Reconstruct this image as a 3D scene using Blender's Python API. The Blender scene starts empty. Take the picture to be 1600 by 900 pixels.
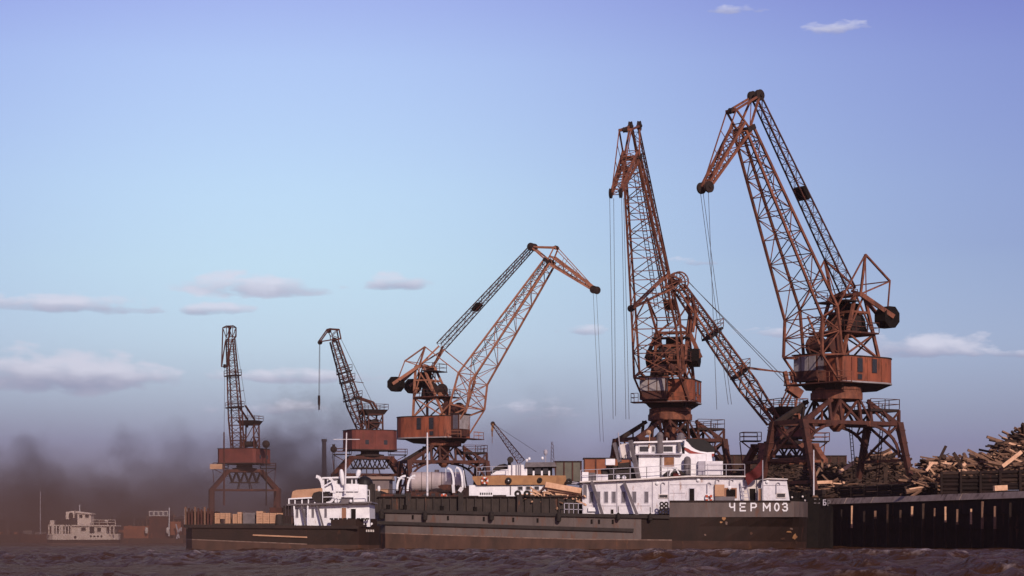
import bpy, math, random
import numpy as np
from mathutils import Vector, Matrix
random.seed(7)
C = bpy.context.scene
COL = C.collection
R = math.radians
# ------------------------------------------------------------ camera
FPX, HZ, CAMZ = 3400.0, 838.0, 1.2
cam = bpy.data.cameras.new('camera'); camo = bpy.data.objects.new('camera', cam); COL.objects.link(camo)
camo.location = (0, 0, CAMZ); camo.rotation_euler = (R(90), 0, 0)
cam.sensor_width = 36; cam.lens = 36 * FPX / 1600; cam.shift_y = (HZ - 450) / 1600
cam.clip_start = 0.5; cam.clip_end = 20000
C.camera = camo
C.render.resolution_x, C.render.resolution_y = 1024, 576
C.view_settings.view_transform = 'Standard'; C.view_settings.look = 'None'
C.view_settings.exposure = 0; C.view_settings.gamma = 1
# ------------------------------------------------------------ sun and sky
SAZ, SEL = R(18), R(26)                 # sun stands to the right and behind the camera
sdir = Vector((math.sin(SAZ) * math.cos(SEL), -math.cos(SAZ) * math.cos(SEL), math.sin(SEL)))
sl = bpy.data.lights.new('sun', 'SUN'); sl.energy = 4.3; sl.angle = R(0.6); sl.color = (1, .86, .74)
so = bpy.data.objects.new('sun', sl); COL.objects.link(so)
so.rotation_euler = (-sdir).to_track_quat('-Z', 'Y').to_euler()
W = bpy.data.worlds.new('World'); C.world = W; W.use_nodes = True
wt = W.node_tree; wn = wt.nodes; wl = wt.links; wn.clear()
def N(tree, t, **kw):
    n = tree.nodes.new(t)
    for k, v in kw.items():
        if k.startswith('i_'):
            n.inputs[k[2:].replace('_', ' ')].default_value = v
        else: setattr(n, k, v)
    return n
def math_(tree, op, a, b=None, c=None, clamp=False):
    n = tree.nodes.new('ShaderNodeMath'); n.operation = op; n.use_clamp = clamp
    for i, v in enumerate((a, b, c)):
        if v is None: continue
        if isinstance(v, (int, float)): n.inputs[i].default_value = v
        else: tree.links.new(v, n.inputs[i])
    return n.outputs[0]
def mixc(tree, fac, a, b, bt='MIX'):
    n = tree.nodes.new('ShaderNodeMix'); n.data_type = 'RGBA'; n.blend_type = bt
    for s, v in ((n.inputs[0], fac), (n.inputs[6], a), (n.inputs[7], b)):
        if isinstance(v, (int, float)): s.default_value = v
        elif isinstance(v, tuple): s.default_value = (*v[:3], 1)
        else: tree.links.new(v, s)
    return n.outputs[2]
sky = N(wt, 'ShaderNodeTexSky', sky_type='NISHITA', sun_disc=False, sun_elevation=SEL, sun_rotation=math.pi - SAZ,
        altitude=100, air_density=1.0, dust_density=1.0, ozone_density=1.5)
tc = N(wt, 'ShaderNodeTexCoord'); sep = N(wt, 'ShaderNodeSeparateXYZ'); wl.new(tc.outputs['Generated'], sep.inputs[0])
vx, vy, vz = sep.outputs
elev = math_(wt, 'ARCSINE', vz)
az = math_(wt, 'ARCTAN2', vx, vy)
ef = math_(wt, 'DIVIDE', elev, R(90), clamp=True)
ramp = N(wt, 'ShaderNodeValToRGB'); wl.new(ef, ramp.inputs[0])
SKY_STOPS = [(0.0, (.30, .275, .46)), (.011, (.225, .215, .39)), (.026, (.229, .219, .395)), (.0352, (.295, .29, .425)), (.0557, (.465, .46, .53)), (.078, (.57, .56, .57)),
             (.10, (.64, .61, .615)), (.136, (.689, .61, .67)), (.153, (.65, .54, .666)), (.25, (.57, .49, .60)), (1.0, (.52, .46, .55))]   # doubled below
ce = ramp.color_ramp.elements
ce[0].position = SKY_STOPS[0][0]; ce[0].color = (*SKY_STOPS[0][1], 1)
ce[1].position = SKY_STOPS[-1][0]; ce[1].color = (*SKY_STOPS[-1][1], 1)
for p_, c_ in SKY_STOPS[1:-1]:
    e = ce.new(p_); e.color = (*c_, 1)
skyc = mixc(wt, 1.0, sky.outputs[0], ramp.outputs[0], 'MULTIPLY')
skyc = mixc(wt, 1.0, skyc, (1.93, 1.89, 1.91), 'MULTIPLY')
# the air is brighter and milkier towards one broad side of the sky, away from the horizon
lobe = math_(wt, 'POWER', 2.71828, math_(wt, 'MULTIPLY', math_(wt, 'POWER', math_(wt, 'MULTIPLY', math_(wt, 'ABSOLUTE', math_(wt, 'ADD', az, R(5.5))), 1 / R(13)), 2.0), -1.0))
lobe = math_(wt, 'MULTIPLY', math_(wt, 'SUBTRACT', 1.0, lobe), math_(wt, 'DIVIDE', elev, R(7.5), clamp=True))
skyc = mixc(wt, lobe, skyc, mixc(wt, 1.0, skyc, (.56, .53, .76), 'MULTIPLY'))
# soft flat clouds, each an uneven bank in its own direction of the sky
comb = N(wt, 'ShaderNodeCombineXYZ')
wl.new(math_(wt, 'MULTIPLY', az, 1.0), comb.inputs[0]); wl.new(math_(wt, 'MULTIPLY', elev, 2.6), comb.inputs[1])
nz = N(wt, 'ShaderNodeTexNoise', i_Scale=60.0, i_Detail=6.0, i_Roughness=.55); wl.new(comb.outputs[0], nz.inputs[0])
nz2 = N(wt, 'ShaderNodeTexNoise', i_Scale=13.0, i_Detail=3.0, i_Roughness=.5); wl.new(comb.outputs[0], nz2.inputs[0])
def pix_dir(px, py):
    return math.atan2(px - 800, FPX), math.atan2(HZ - py, math.hypot(FPX, px - 800))
CLOUDS = [(105, 588, 135, 29, 1.35), (95, 477, 140, 15, .95), (392, 450, 105, 19, .8), (618, 443, 45, 13, .75), (330, 485, 75, 11, .2),
          (430, 590, 140, 12, .6), (1445, 545, 105, 20, 1.2), (1300, 520, 130, 10, .35), (1300, 46, 55, 14, .6), (1150, 15, 55, 9, .45),
          (905, 517, 45, 10, .5), (855, 640, 90, 30, .1), (1085, 410, 60, 9, .1), (770, 418, 50, 9, .3), (1590, 553, 60, 8, .4),
          (-250, 560, 150, 24, .9), (-420, 470, 120, 20, .8), (1900, 500, 160, 24, .9), (2150, 420, 130, 18, .8), (420, 640, 120, 14, .3)]
tot = None; shade = None
for (px, py, rx, ry, amp) in CLOUDS:
    a0, e0 = pix_dir(px, py)
    dx = math_(wt, 'MULTIPLY', math_(wt, 'SUBTRACT', az, a0), FPX / (rx * 1.42))
    dy = math_(wt, 'MULTIPLY', math_(wt, 'SUBTRACT', elev, e0), FPX / (ry * 1.6))
    dyb = math_(wt, 'MAXIMUM', dy, math_(wt, 'MULTIPLY', dy, -1.6))      # flat undersides: fall off faster downwards
    r2 = math_(wt, 'ADD', math_(wt, 'MULTIPLY', dx, dx), math_(wt, 'MULTIPLY', dyb, dyb))
    v_ = math_(wt, 'SUBTRACT', 1.0 - (1 - amp) * .55, r2)
    tot = v_ if tot is None else math_(wt, 'MAXIMUM', tot, v_)
    g = math_(wt, 'POWER', 2.71828, math_(wt, 'MULTIPLY', r2, -1.0))
    s = math_(wt, 'MULTIPLY', g, math_(wt, 'ADD', dy, .12))
    shade = s if shade is None else math_(wt, 'ADD', shade, s)
nsum = math_(wt, 'ADD', math_(wt, 'MULTIPLY', math_(wt, 'SUBTRACT', nz.outputs[0], .5), 2.6), math_(wt, 'MULTIPLY', math_(wt, 'SUBTRACT', nz2.outputs[0], .5), 1.6))
cm = math_(wt, 'DIVIDE', math_(wt, 'ADD', math_(wt, 'SUBTRACT', tot, .28), nsum), .95, clamp=True)
cm = math_(wt, 'MULTIPLY', math_(wt, 'MULTIPLY', cm, math_(wt, 'SUBTRACT', 2.0, cm)), .82)
shade = math_(wt, 'ADD', shade, math_(wt, 'MULTIPLY', math_(wt, 'SUBTRACT', nz.outputs[0], .5), .8))
lit = math_(wt, 'ADD', math_(wt, 'MULTIPLY', shade, 1.5), .36, clamp=True)
cloudc = mixc(wt, lit, (2.7, 2.8, 4.2), (6.5, 6.5, 7.7))
fin = mixc(wt, cm, skyc, cloudc)
bg = N(wt, 'ShaderNodeBackground'); bg.inputs[1].default_value = 0.11
wl.new(fin, bg.inputs[0]); wo = N(wt, 'ShaderNodeOutputWorld'); wl.new(bg.outputs[0], wo.inputs[0])
C.cycles.volume_step_rate = 4.0; C.cycles.volume_max_steps = 64
C.cycles.max_bounces = 6; C.cycles.volume_bounces = 0; C.cycles.diffuse_bounces = 2
# ------------------------------------------------------------ materials
MATS = {}
def mat(name, c1, c2=None, scale=2.0, rough=.7, bump=0.0, stretch=(1, 1, 1), rust=None, rust_amt=.5, rust_scale=1.2, metallic=0.0, detail=5, spec=.14, bscale=None, two=False):
    m = bpy.data.materials.new(name); m.use_nodes = True; t = m.node_tree
    b = t.nodes['Principled BSDF']
    b.inputs['Roughness'].default_value = rough; b.inputs['Metallic'].default_value = metallic
    b.inputs['Specular IOR Level'].default_value = spec
    co = N(t, 'ShaderNodeTexCoord'); mp = N(t, 'ShaderNodeMapping'); mp.inputs['Scale'].default_value = stretch
    t.links.new(co.outputs['Object'], mp.inputs[0])
    nn = N(t, 'ShaderNodeTexNoise', i_Scale=scale, i_Detail=float(detail), i_Roughness=.62); t.links.new(mp.outputs[0], nn.inputs[0])
    c2 = c2 or tuple(x * .75 for x in c1)
    f = math_(t, 'MULTIPLY', math_(t, 'SUBTRACT', nn.outputs[0], .32), 2.8, clamp=True)
    col = mixc(t, f, c1, c2)
    if rust:
        n2 = N(t, 'ShaderNodeTexNoise', i_Scale=rust_scale, i_Detail=7.0, i_Roughness=.7)
        m2 = N(t, 'ShaderNodeMapping'); m2.inputs['Scale'].default_value = (1, 1, .22); t.links.new(co.outputs['Object'], m2.inputs[0])
        t.links.new(m2.outputs[0], n2.inputs[0])
        rf = math_(t, 'MULTIPLY', math_(t, 'SUBTRACT', n2.outputs[0], 1 - rust_amt), 7.0, clamp=True)
        col = mixc(t, rf, col, rust)
    t.links.new(col, b.inputs['Base Color'])
    if bump:
        nb = N(t, 'ShaderNodeTexNoise', i_Scale=bscale or scale * 3, i_Detail=4.0); t.links.new(mp.outputs[0], nb.inputs[0])
        bp = N(t, 'ShaderNodeBump', i_Strength=bump, i_Distance=.15); t.links.new(nb.outputs[0], bp.inputs['Height'])
        t.links.new(bp.outputs[0], b.inputs['Normal'])
    MATS[name] = m; return m
RUST = (.15, .05, .022)
mat('orange_steel', (.215, .076, .043), (.095, .036, .025), 1.4, .75, rust=(.075, .028, .019), rust_amt=.50)
mat('orange_house', (.27, .075, .038), (.14, .042, .026), .7, .7, rust=(.085, .032, .02), rust_amt=.51, rust_scale=1.3, stretch=(1, 1, .3))
mat('sunlit_rust_steel', (.34, .145, .085), (.19, .075, .048), 1.4, .75, rust=(.13, .05, .03), rust_amt=.44)  # rust-orange steel with sunlight put into its lighter colour
mat('red_house', (.15, .042, .032), (.09, .028, .023), .6, .75, rust=(.08, .03, .02), rust_amt=.45)
mat('brown_steel', (.080, .028, .020), (.038, .017, .014), 1.2, .75, rust=(.2, .06, .03), rust_amt=.42)
mat('dark_steel', (.030, .017, .014), (.016, .011, .010), 1.5, .8, spec=.15)
mat('black_paint', (.006, .005, .005), (.011, .008, .007), 1.5, .85, spec=.06)
mat('cable', (.06, .05, .05), (.04, .035, .035), 3, .6)
mat('grey_panel', (.30, .26, .26), (.20, .17, .17), 1.5, .6, rust=RUST, rust_amt=.4)
mat('white_paint', (.61, .57, .59), (.46, .425, .45), 1.6, .6, rust=(.26, .14, .10), rust_amt=.42, rust_scale=2.6, bump=.2)
mat('clean_white', (.72, .69, .70), (.58, .55, .57), 1.8, .55, rust=(.34, .22, .18), rust_amt=.38, rust_scale=2.4, bump=.15)
mat('cream_white', (.85, .70, .62), (.66, .52, .45), 1.2, .6, rust=RUST, rust_amt=.36, rust_scale=2.0)
mat('soiled_white', (.60, .53, .50), (.42, .36, .34), 1.4, .6, rust=RUST, rust_amt=.40)
mat('letter_white', (.68, .65, .66), (.5, .47, .48), 6, .6)
mat('letter_black', (.02, .018, .02), (.03, .02, .02), 6, .6)
mat('boot_dark', (.045, .021, .015), (.025, .013, .010), .9, .75, rust=(.11, .045, .02), rust_amt=.40, rust_scale=.7)
mat('hull_grey', (.105, .077, .070), (.068, .050, .046), .7, .6, stretch=(1, 1, .4), rust=(.10, .045, .03), rust_amt=.46, rust_scale=2.2, bump=.25)
mat('hull_dark', (.015, .009, .007), (.024, .012, .009), .8, .75, stretch=(1, 1, .4), rust=(.14, .045, .02), rust_amt=.37, rust_scale=.45, bump=.15)  # dark hull paint; the cargo stern's overhang shade is put into it too
mat('boot_brown', (.072, .035, .025), (.036, .020, .015), .9, .7, stretch=(1, 1, .4), rust=(.19, .07, .03), rust_amt=.4, rust_scale=.8)
mat('boot_line', (.19, .125, .10), (.09, .05, .038), 2.5, .7)
mat('deck_dark', (.034, .025, .022), (.020, .016, .015), 1.2, .8)
mat('coaming', (.042, .030, .026), (.024, .018, .016), .9, .75, rust=RUST, rust_amt=.42)
mat('glass', (.012, .012, .014), (.02, .018, .02), 2, .12, spec=.6)
mat('window_grey', (.10, .085, .10), (.06, .05, .06), 3, .35, spec=.5)
mat('curtain', (.26, .11, .05), (.14, .06, .03), 2.5, .5)
mat('wood_door', (.27, .13, .075), (.18, .08, .05), 4, .6, stretch=(4, 4, .5))
mat('vent_grey', (.15, .125, .13), (.09, .075, .08), 2, .6)
mat('light_grey', (.36, .33, .37), (.26, .23, .26), 2, .6)
mat('funnel_black', (.008, .007, .008), (.014, .011, .011), 2, .5)
mat('red_band', (.26, .045, .035), (.17, .03, .025), 2, .55)
mat('flag_red', (.085, .013, .012), (.06, .010, .010), 4, .8)
mat('rubber', (.016, .013, .012), (.028, .020, .017), 5, .85)
mat('ochre_paint', (.34, .17, .075), (.24, .115, .055), 1.1, .6, rust=(.2, .09, .045), rust_amt=.42)
mat('canvas_tan', (.42, .24, .15), (.32, .17, .10), 1.0, .9, bump=.3)
mat('wagon_green', (.13, .115, .09), (.09, .08, .065), .9, .8, rust=RUST, rust_amt=.4)
mat('wagon_orange', (.26, .09, .045), (.17, .06, .035), .9, .8)
mat('crate_tan', (.50, .29, .18), (.34, .18, .11), 2.0, .85, stretch=(.5, 1, 5))
mat('fresh_plank', (.62, .37, .24), (.42, .23, .14), 2.2, .85, stretch=(1, 1, 1), bump=.1)
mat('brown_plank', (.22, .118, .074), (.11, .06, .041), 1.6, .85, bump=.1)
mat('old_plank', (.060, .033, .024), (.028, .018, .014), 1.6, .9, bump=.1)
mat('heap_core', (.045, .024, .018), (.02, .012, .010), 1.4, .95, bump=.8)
mat('straw', (.55, .36, .22), (.34, .19, .11), 2.4, .9, bump=.3)
mat('tank_paint', (.40, .32, .31), (.31, .25, .245), 1.2, .6, rust=(.2, .12, .1), rust_amt=.38)
mat('gravel', (.44, .35, .35), (.33, .26, .265), 1.5, .95, bump=.3)
mat('ground', (.085, .055, .042), (.05, .035, .03), .25, .95, bump=.3)
mat('concrete', (.34, .25, .21), (.22, .155, .13), 1.1, .9, bump=.25, rust=(.06, .035, .028), rust_amt=.46)
mat('quay_dark', (.022, .012, .010), (.012, .008, .007), .8, .9, rust=(.07, .028, .018), rust_amt=.42, bump=.3)
mat('post_wood', (.20, .105, .07), (.09, .05, .035), 2.2, .9, stretch=(1, 1, .5), rust=(.40, .23, .16), rust_amt=.36, rust_scale=1.0)
mat('far_land', (.05, .035, .03), (.035, .025, .022), .05, 1)
mat('chimney_brick', (.06, .045, .045), (.04, .03, .03), .4, .9)
mat('tan_roof', (.42, .27, .18), (.33, .2, .13), .6, .8)
mat('wall_grey', (.17, .13, .125), (.12, .09, .09), .5, .9)
mat('yellow_sign', (.40, .22, .05), (.3, .15, .04), 2, .6)
mat('buoy_red', (.40, .07, .03), (.3, .05, .02), 4, .6)
mat('rigging_white', (.60, .56, .58), (.48, .44, .46), 3, .6)
# ------------------------------------------------------------ mesh builder
FR = {}            # name of a root -> (location, rotation z, authored in world coordinates?)
class MB:
    def __init__(s): s.v = []; s.f = []; s.m = []; s.cur = 0
    def add(s, vs, fs):
        o = len(s.v); s.v += [tuple(v) for v in vs]; s.f += [tuple(i + o for i in f) for f in fs]; s.m += [s.cur] * len(fs)
    def hexa(s, b, t):      # 4 bottom + 4 top points, counter-clockwise from above
        s.add(list(b) + list(t), [(3, 2, 1, 0), (4, 5, 6, 7)] + [(i, (i + 1) % 4, 4 + (i + 1) % 4, 4 + i) for i in range(4)])
        return s
    def box(s, x0, x1, y0, y1, z0, z1):
        s.hexa([(x0, y0, z0), (x1, y0, z0), (x1, y1, z0), (x0, y1, z0)], [(x0, y0, z1), (x1, y0, z1), (x1, y1, z1), (x0, y1, z1)]); return s
    def bar(s, p, q, w, h=None, up=(0, 0, 1)):
        p = Vector(p); q = Vector(q); d = q - p
        if d.length < 1e-6: return s
        d.normalize(); u = Vector(up)
        if abs(d.dot(u)) > .98: u = Vector((1, 0, 0))
        a = d.cross(u).normalized(); b = a.cross(d); h = h or w; a = a * (w / 2); b = b * (h / 2)
        s.hexa([p - a - b, p + a - b, p + a + b, p - a + b][::-1], [q - a - b, q + a - b, q + a + b, q - a + b][::-1]); return s
    def tube(s, p, q, r, r2=None, n=8, cap=True):
        p = Vector(p); q = Vector(q); d = q - p
        if d.length < 1e-6: return s
        d.normalize(); r2 = r if r2 is None else r2
        a = d.orthogonal().normalized(); b = d.cross(a)
        A = [p + (a * math.cos(t) + b * math.sin(t)) * r for t in [2 * math.pi * i / n for i in range(n)]]
        B = [q + (a * math.cos(t) + b * math.sin(t)) * r2 for t in [2 * math.pi * i / n for i in range(n)]]
        fs = [(i, (i + 1) % n, n + (i + 1) % n, n + i) for i in range(n)]
        if cap: fs += [tuple(range(n))[::-1], tuple(range(n, 2 * n))]
        s.add(A + B, fs); return s
    def path(s, pts, r, n=6):
        for a, b in zip(pts[:-1], pts[1:]): s.tube(a, b, r, n=n)
        return s
    def prism(s, pts, vec):     # polygon extruded along vec
        n = len(pts); vec = Vector(vec); P = [Vector(p) for p in pts]
        s.add(P + [p + vec for p in P], [tuple(range(n)), tuple(range(n, 2 * n))[::-1]] + [(i, n + i, n + (i + 1) % n, (i + 1) % n) for i in range(n)]); return s
    def lathe(s, c, prof, n=20, axis='z'):
        c = Vector(c); k = len(prof); vs = []
        for (r, h) in prof:
            for i in range(n):
                t = 2 * math.pi * i / n; x, y = r * math.cos(t), r * math.sin(t)
                vs.append(c + (Vector((x, y, h)) if axis == 'z' else Vector((x, h, y)) if axis == 'y' else Vector((h, x, y))))
        fs = [(j * n + i, j * n + (i + 1) % n, (j + 1) * n + (i + 1) % n, (j + 1) * n + i) for j in range(k - 1) for i in range(n)]
        fs += [tuple(range(n))[::-1], tuple(range((k - 1) * n, k * n))]
        s.add(vs, fs); return s
    def torus(s, c, R0, r, axis='y', n=16, m=7, rot=0):
        c = Vector(c); vs = []
        for i in range(n):
            t = 2 * math.pi * i / n
            for j in range(m):
                u = 2 * math.pi * j / m; rr = R0 + r * math.cos(u); h = r * math.sin(u)
                p = Vector((rr * math.cos(t), h, rr * math.sin(t))) if axis == 'y' else Vector((h, rr * math.cos(t), rr * math.sin(t)))
                vs.append(c + Matrix.Rotation(rot, 3, 'Z') @ p)
        s.add(vs, [(i * m + j, i * m + (j + 1) % m, ((i + 1) % n) * m + (j + 1) % m, ((i + 1) % n) * m + j) for i in range(n) for j in range(m)]); return s
    def build(s, name, m, parent=None, smooth=False, world=None, **props):
        me = bpy.data.meshes.new(name)
        root = parent; chain = parent
        while chain is not None and chain.parent: chain = chain.parent
        vs = s.v
        if chain is not None and chain.name in FR:
            loc, rz, wr = FR[chain.name]
            if wr:
                ca, sa = math.cos(-rz), math.sin(-rz)
                vs = [((x - loc[0]) * ca - (y - loc[1]) * sa, (x - loc[0]) * sa + (y - loc[1]) * ca, z - loc[2]) for x, y, z in vs]
        off = None
        if parent is None:       # a single-mesh thing: put its origin at its base
            xs = [v[0] for v in vs]; ys = [v[1] for v in vs]; zs = [v[2] for v in vs]
            off = ((min(xs) + max(xs)) / 2, (min(ys) + max(ys)) / 2, min(zs))
            vs = [(x - off[0], y - off[1], z - off[2]) for x, y, z in vs]
        me.from_pydata(vs, [], s.f)
        for mm in (m if isinstance(m, (list, tuple)) else [m]): me.materials.append(MATS[mm])
        if isinstance(m, (list, tuple)): me.polygons.foreach_set('material_index', s.m)
        if smooth: me.polygons.foreach_set('use_smooth', [True] * len(me.polygons))
        import bmesh
        bm = bmesh.new(); bm.from_mesh(me); bmesh.ops.recalc_face_normals(bm, faces=bm.faces); bm.to_mesh(me); bm.free()
        me.update()
        o = bpy.data.objects.new(name, me); COL.objects.link(o)
        if parent is not None: o.parent = parent
        if off: o.location = off
        for k, v in props.items(): o[k] = v
        return o
def thing(name, label, cat, loc=(0, 0, 0), rz=0.0, group=None, world=True):
    o = bpy.data.objects.new(name, None); COL.objects.link(o); o.location = loc; o.rotation_euler = (0, 0, rz)
    o.empty_display_size = .5; o['label'] = label; o['category'] = cat
    if group: o['group'] = group
    FR[o.name] = (tuple(loc), rz, world); return o
def tag(o, label, cat, group=None):
    o['label'] = label; o['category'] = cat
    if group: o['group'] = group
    return o
def at(px, py, Y):          # a pixel of the 1600x900 photograph -> a point at distance Y
    return Vector(((px - 800) / FPX * Y, Y, CAMZ + (HZ - py) / FPX * Y))
def X(px, Y): return (px - 800) / FPX * Y
def Z(py, Y): return CAMZ + (HZ - py) / FPX * Y
def pbox(mb, x0, y0, x1, y1, Y, dep):      # box whose front face spans the pixel rectangle at distance Y
    mb.box(X(x0, Y), X(x1, Y), Y, Y + dep, Z(y1, Y), Z(y0, Y)); return mb
def ppoly(mb, pts, Y, dep):
    mb.prism([at(x, y, Y) for x, y in pts], (0, dep, 0)); return mb
ZQ = 5.3        # quay level above the water
# ============================================================ CRANES
def frame_axes(T, B):
    a = (B - T).normalized(); v = Vector((0, 1, 0)); p = a.cross(v).normalized(); return a, v, p
def rect(c, v, p, w, d):
    return [c + v * (w / 2) + p * (d / 2), c - v * (w / 2) + p * (d / 2), c - v * (w / 2) - p * (d / 2), c + v * (w / 2) - p * (d / 2)]
def lattice(parent, name, A, B, n, rc, rb, m, x_faces=(), geo=1.0, sub=True, chord='chord'):
    """lattice girder between two 4-corner sections: four chords, transverse frames, diagonals bay by bay"""
    ts = [0.0]; w = 1.0
    for i in range(n): ts.append(ts[-1] + w); w *= geo
    ts = [t / ts[-1] for t in ts]
    secs = [[A[k].lerp(B[k], t) for k in range(4)] for t in ts]
    fr = MB().bar(A[0], B[0], rc * 2)
    for s_ in secs:
        for k in range(4): fr.bar(s_[k], s_[(k + 1) % 4], rb * 1.7)
    g = fr.build(name, m, parent)
    if sub:
        for k in range(1, 4): MB().bar(A[k], B[k], rc * 2).build(chord, m, g)
    for i in range(n):
        b = MB() 
        for k in range(4):
            p, q, r_, s_ = secs[i][k], secs[i][(k + 1) % 4], secs[i + 1][k], secs[i + 1][(k + 1) % 4]
            if k in x_faces: b.bar(p, s_, rb * 1.5); b.bar(q, r_, rb * 1.5)
            elif (i + k) % 2: b.bar(p, s_, rb * 1.5)
            else: b.bar(q, r_, rb * 1.5)
        b.build('diagonal_brace', m, g)
    return g
def railing(mb, pts, h=1.1, r=.035, step=1.6):
    for a, b in zip(pts[:-1], pts[1:]):
        a = Vector(a); b = Vector(b); n = max(1, int((b - a).length / step))
        for i in range(n + 1):
            c = a.lerp(b, i / n); mb.bar(c, c + Vector((0, 0, h)), r * 2)
        for hh in (h, h * .5): mb.bar(a + Vector((0, 0, hh)), b + Vector((0, 0, hh)), r * 2)
    return mb
def ladder(mb, p, q, w=.5, step=.45, side=(0, 1, 0)):
    p = Vector(p); q = Vector(q); s = Vector(side).normalized() * (w / 2)
    mb.bar(p - s, q - s, .08); mb.bar(p + s, q + s, .08)
    n = int((q - p).length / step)
    for i in range(1, n): c = p.lerp(q, i / n); mb.bar(c - s, c + s, .06)
    return mb
class CranePlane:
    def __init__(s, px, Y, th, zb=ZQ):
        s.c = Vector((X(px, Y), Y)); s.th = th; s.zb = zb; s.Y = Y
    def P(s, px, py, v=0.0):
        a = (px - 800) / FPX; b = (HZ - py) / FPX; nx, ny = -math.sin(s.th), math.cos(s.th)
        t = (s.c.x * nx + s.c.y * ny + v) / (a * nx + ny)
        u = (a * t - s.c.x) * math.cos(s.th) + (t - s.c.y) * math.sin(s.th)
        return Vector((u, v, CAMZ + b * t - s.zb))
    def h(s, py): return CAMZ + (HZ - py) / FPX * s.Y - s.zb
def portal(root, cp, phi, zr, zc, gw=6.5, rt=2.8, rbm=5.2, steel='brown_steel', sc=1.0, platform=True, arch=True, rr=2.9):
    la = phi - cp.th
    ca, sa = math.cos(la), math.sin(la)
    G = lambda g, r, z: Vector((g * ca - r * sa, g * sa + r * ca, z))
    zt = zc
    # legs
    for sg in (-1, 1):
        for sr in (-1, 1):
            top = G(sg * gw, sr * rt, zt + .2); ft = G(sg * (gw + .15), sr * rbm, .9)
            d = MB(); w1, w2 = .74 * sc, .46 * sc
            a1 = [top + G(x * w1 / 2, y * w1 / 2, 0) for x, y in ((-1, -1), (1, -1), (1, 1), (-1, 1))]
            a2 = [ft + G(x * w2 / 2, y * w2 / 2, 0) for x, y in ((-1, -1), (1, -1), (1, 1), (-1, 1))]
            d.hexa(a2, a1); L_ = d.build('leg', steel, root)
            for q in (.12, .3, .48, .66, .84):
                cq = top.lerp(ft, q); wq = (w1 + (w2 - w1) * q) / 2 + .05; e4 = [cq + G(x * wq, y * wq, 0) for x, y in ((-1, -1), (1, -1), (1, 1), (-1, 1))]
                MB().hexa([p_ - Vector((0, 0, .06)) for p_ in e4], [p_ + Vector((0, 0, .06)) for p_ in e4]).build('flange', steel, L_)
            b = MB(); c0 = ft
            b.bar(c0 - G(0, 1.6, .25), c0 + G(0, 1.6, -.25), .5, .5)
            bo = b.build('wheel_bogie', 'dark_steel', L_)
            for k in (-1.1, 1.1): 
                wv = MB(); cc = c0 + G(0, k, -.55); wv.tube(cc - G(.18, 0, 0), cc + G(.18, 0, 0), .36, n=12); wv.build('wheel', 'dark_steel', L_)
    # lower sill beams between leg feet on each rail, and portal beams at the chord level
    for sg in (-1, 1):
        MB().bar(G(sg * (gw + .1), -rbm * .92, 1.8), G(sg * (gw + .1), rbm * .92, 1.8), .35).build('sill_beam', steel, root)
        e = MB(); zm = zt * .52; rm = rt + (rbm - rt) * .48
        e.bar(G(sg * gw, -rt, zt), G(sg * gw, rt, zt), .45)
        e.bar(G(sg * gw, -rm, zm), G(sg * gw, rm, zm), .3)
        e.bar(G(sg * gw, -rt, zt), G(sg * gw, rm, zm), .24); e.bar(G(sg * gw, rt, zt), G(sg * gw, -rm, zm), .24)
        e.build('end_frame', steel, root)
    for sr in (-1, 1):
        MB().bar(G(-gw - .3, sr * rt, zc), G(gw + .3, sr * rt, zc), .42, .42).build('portal_beam', steel, root)
        t = MB(); K = 6
        xs = [-rr * .95, -rr * .45, rr * .45, rr * .95]
        for i, x in enumerate(xs): t.bar(G(x, sr * rt * .8, zr), G(x, sr * rt, zc), .3)
        t.bar(G(-rr * .95, sr * rt, zc), G(-rr * .45, sr * rt * .9, zr), .2); t.bar(G(rr * .45, sr * rt * .9, zr), G(rr * .95, sr * rt, zc), .2)
        t.bar(G(-rr * .45, sr * rt, zc), G(rr * .45, sr * rt * .8, zr), .24); t.bar(G(rr * .45, sr * rt, zc), G(-rr * .45, sr * rt * .8, zr), .24)
        # long raking struts from the ring down to the leg heads
        t.bar(G(-rr * .8, sr * rt * .8, zr - .1), G(-gw, sr * rt, zc), .42)
        t.bar(G(-rr * 1.1, sr * rt * .8, zr - .9), G(-gw * .9, sr * rt, zc), .2)
        t.bar(G(rr * .9, sr * rt * .8, zr - .2), G(gw, sr * rt, zc - .1), .42)
        t.bar(G(rr * 1.0, sr * rt * .8, zr - .7), G(gw * .72, sr * rt, zc), .22)
        t.bar(G(-gw * .62, sr * rt, zc), G(-gw * .62, sr * rt, zc + (zr - zc) * .45), .18)
        t.build('ring_truss', 'dark_steel' if sr > 0 else steel, root)
        if arch:
            pts = []
            for i in range(9):
                q = i / 8; x = 2.0 + (gw - 2.0) * math.sin(q * math.pi / 2); z = zc - .2 - 3.6 * (1 - math.cos(q * math.pi / 2))
                pts.append((x, z))
            for sg in (-1, 1):
                a = MB()
                for (x0, z0), (x1, z1) in zip(pts[:-1], pts[1:]):
                    a.bar(G(sg * x0, sr * rt * 1.02, z0), G(sg * x1, sr * rt * 1.05, z1), .24, .3)
                a.bar(G(sg * 4.9, sr * rt * 1.02, zc - 1.15), G(sg * gw, sr * rt, zc - .1), .2)
                a.bar(G(sg * 4.9, sr * rt * 1.02, zc - 1.15), G(sg * (gw - 1.1), sr * rt, zc), .16)
                a.build('arch_brace', steel, root)
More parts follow.
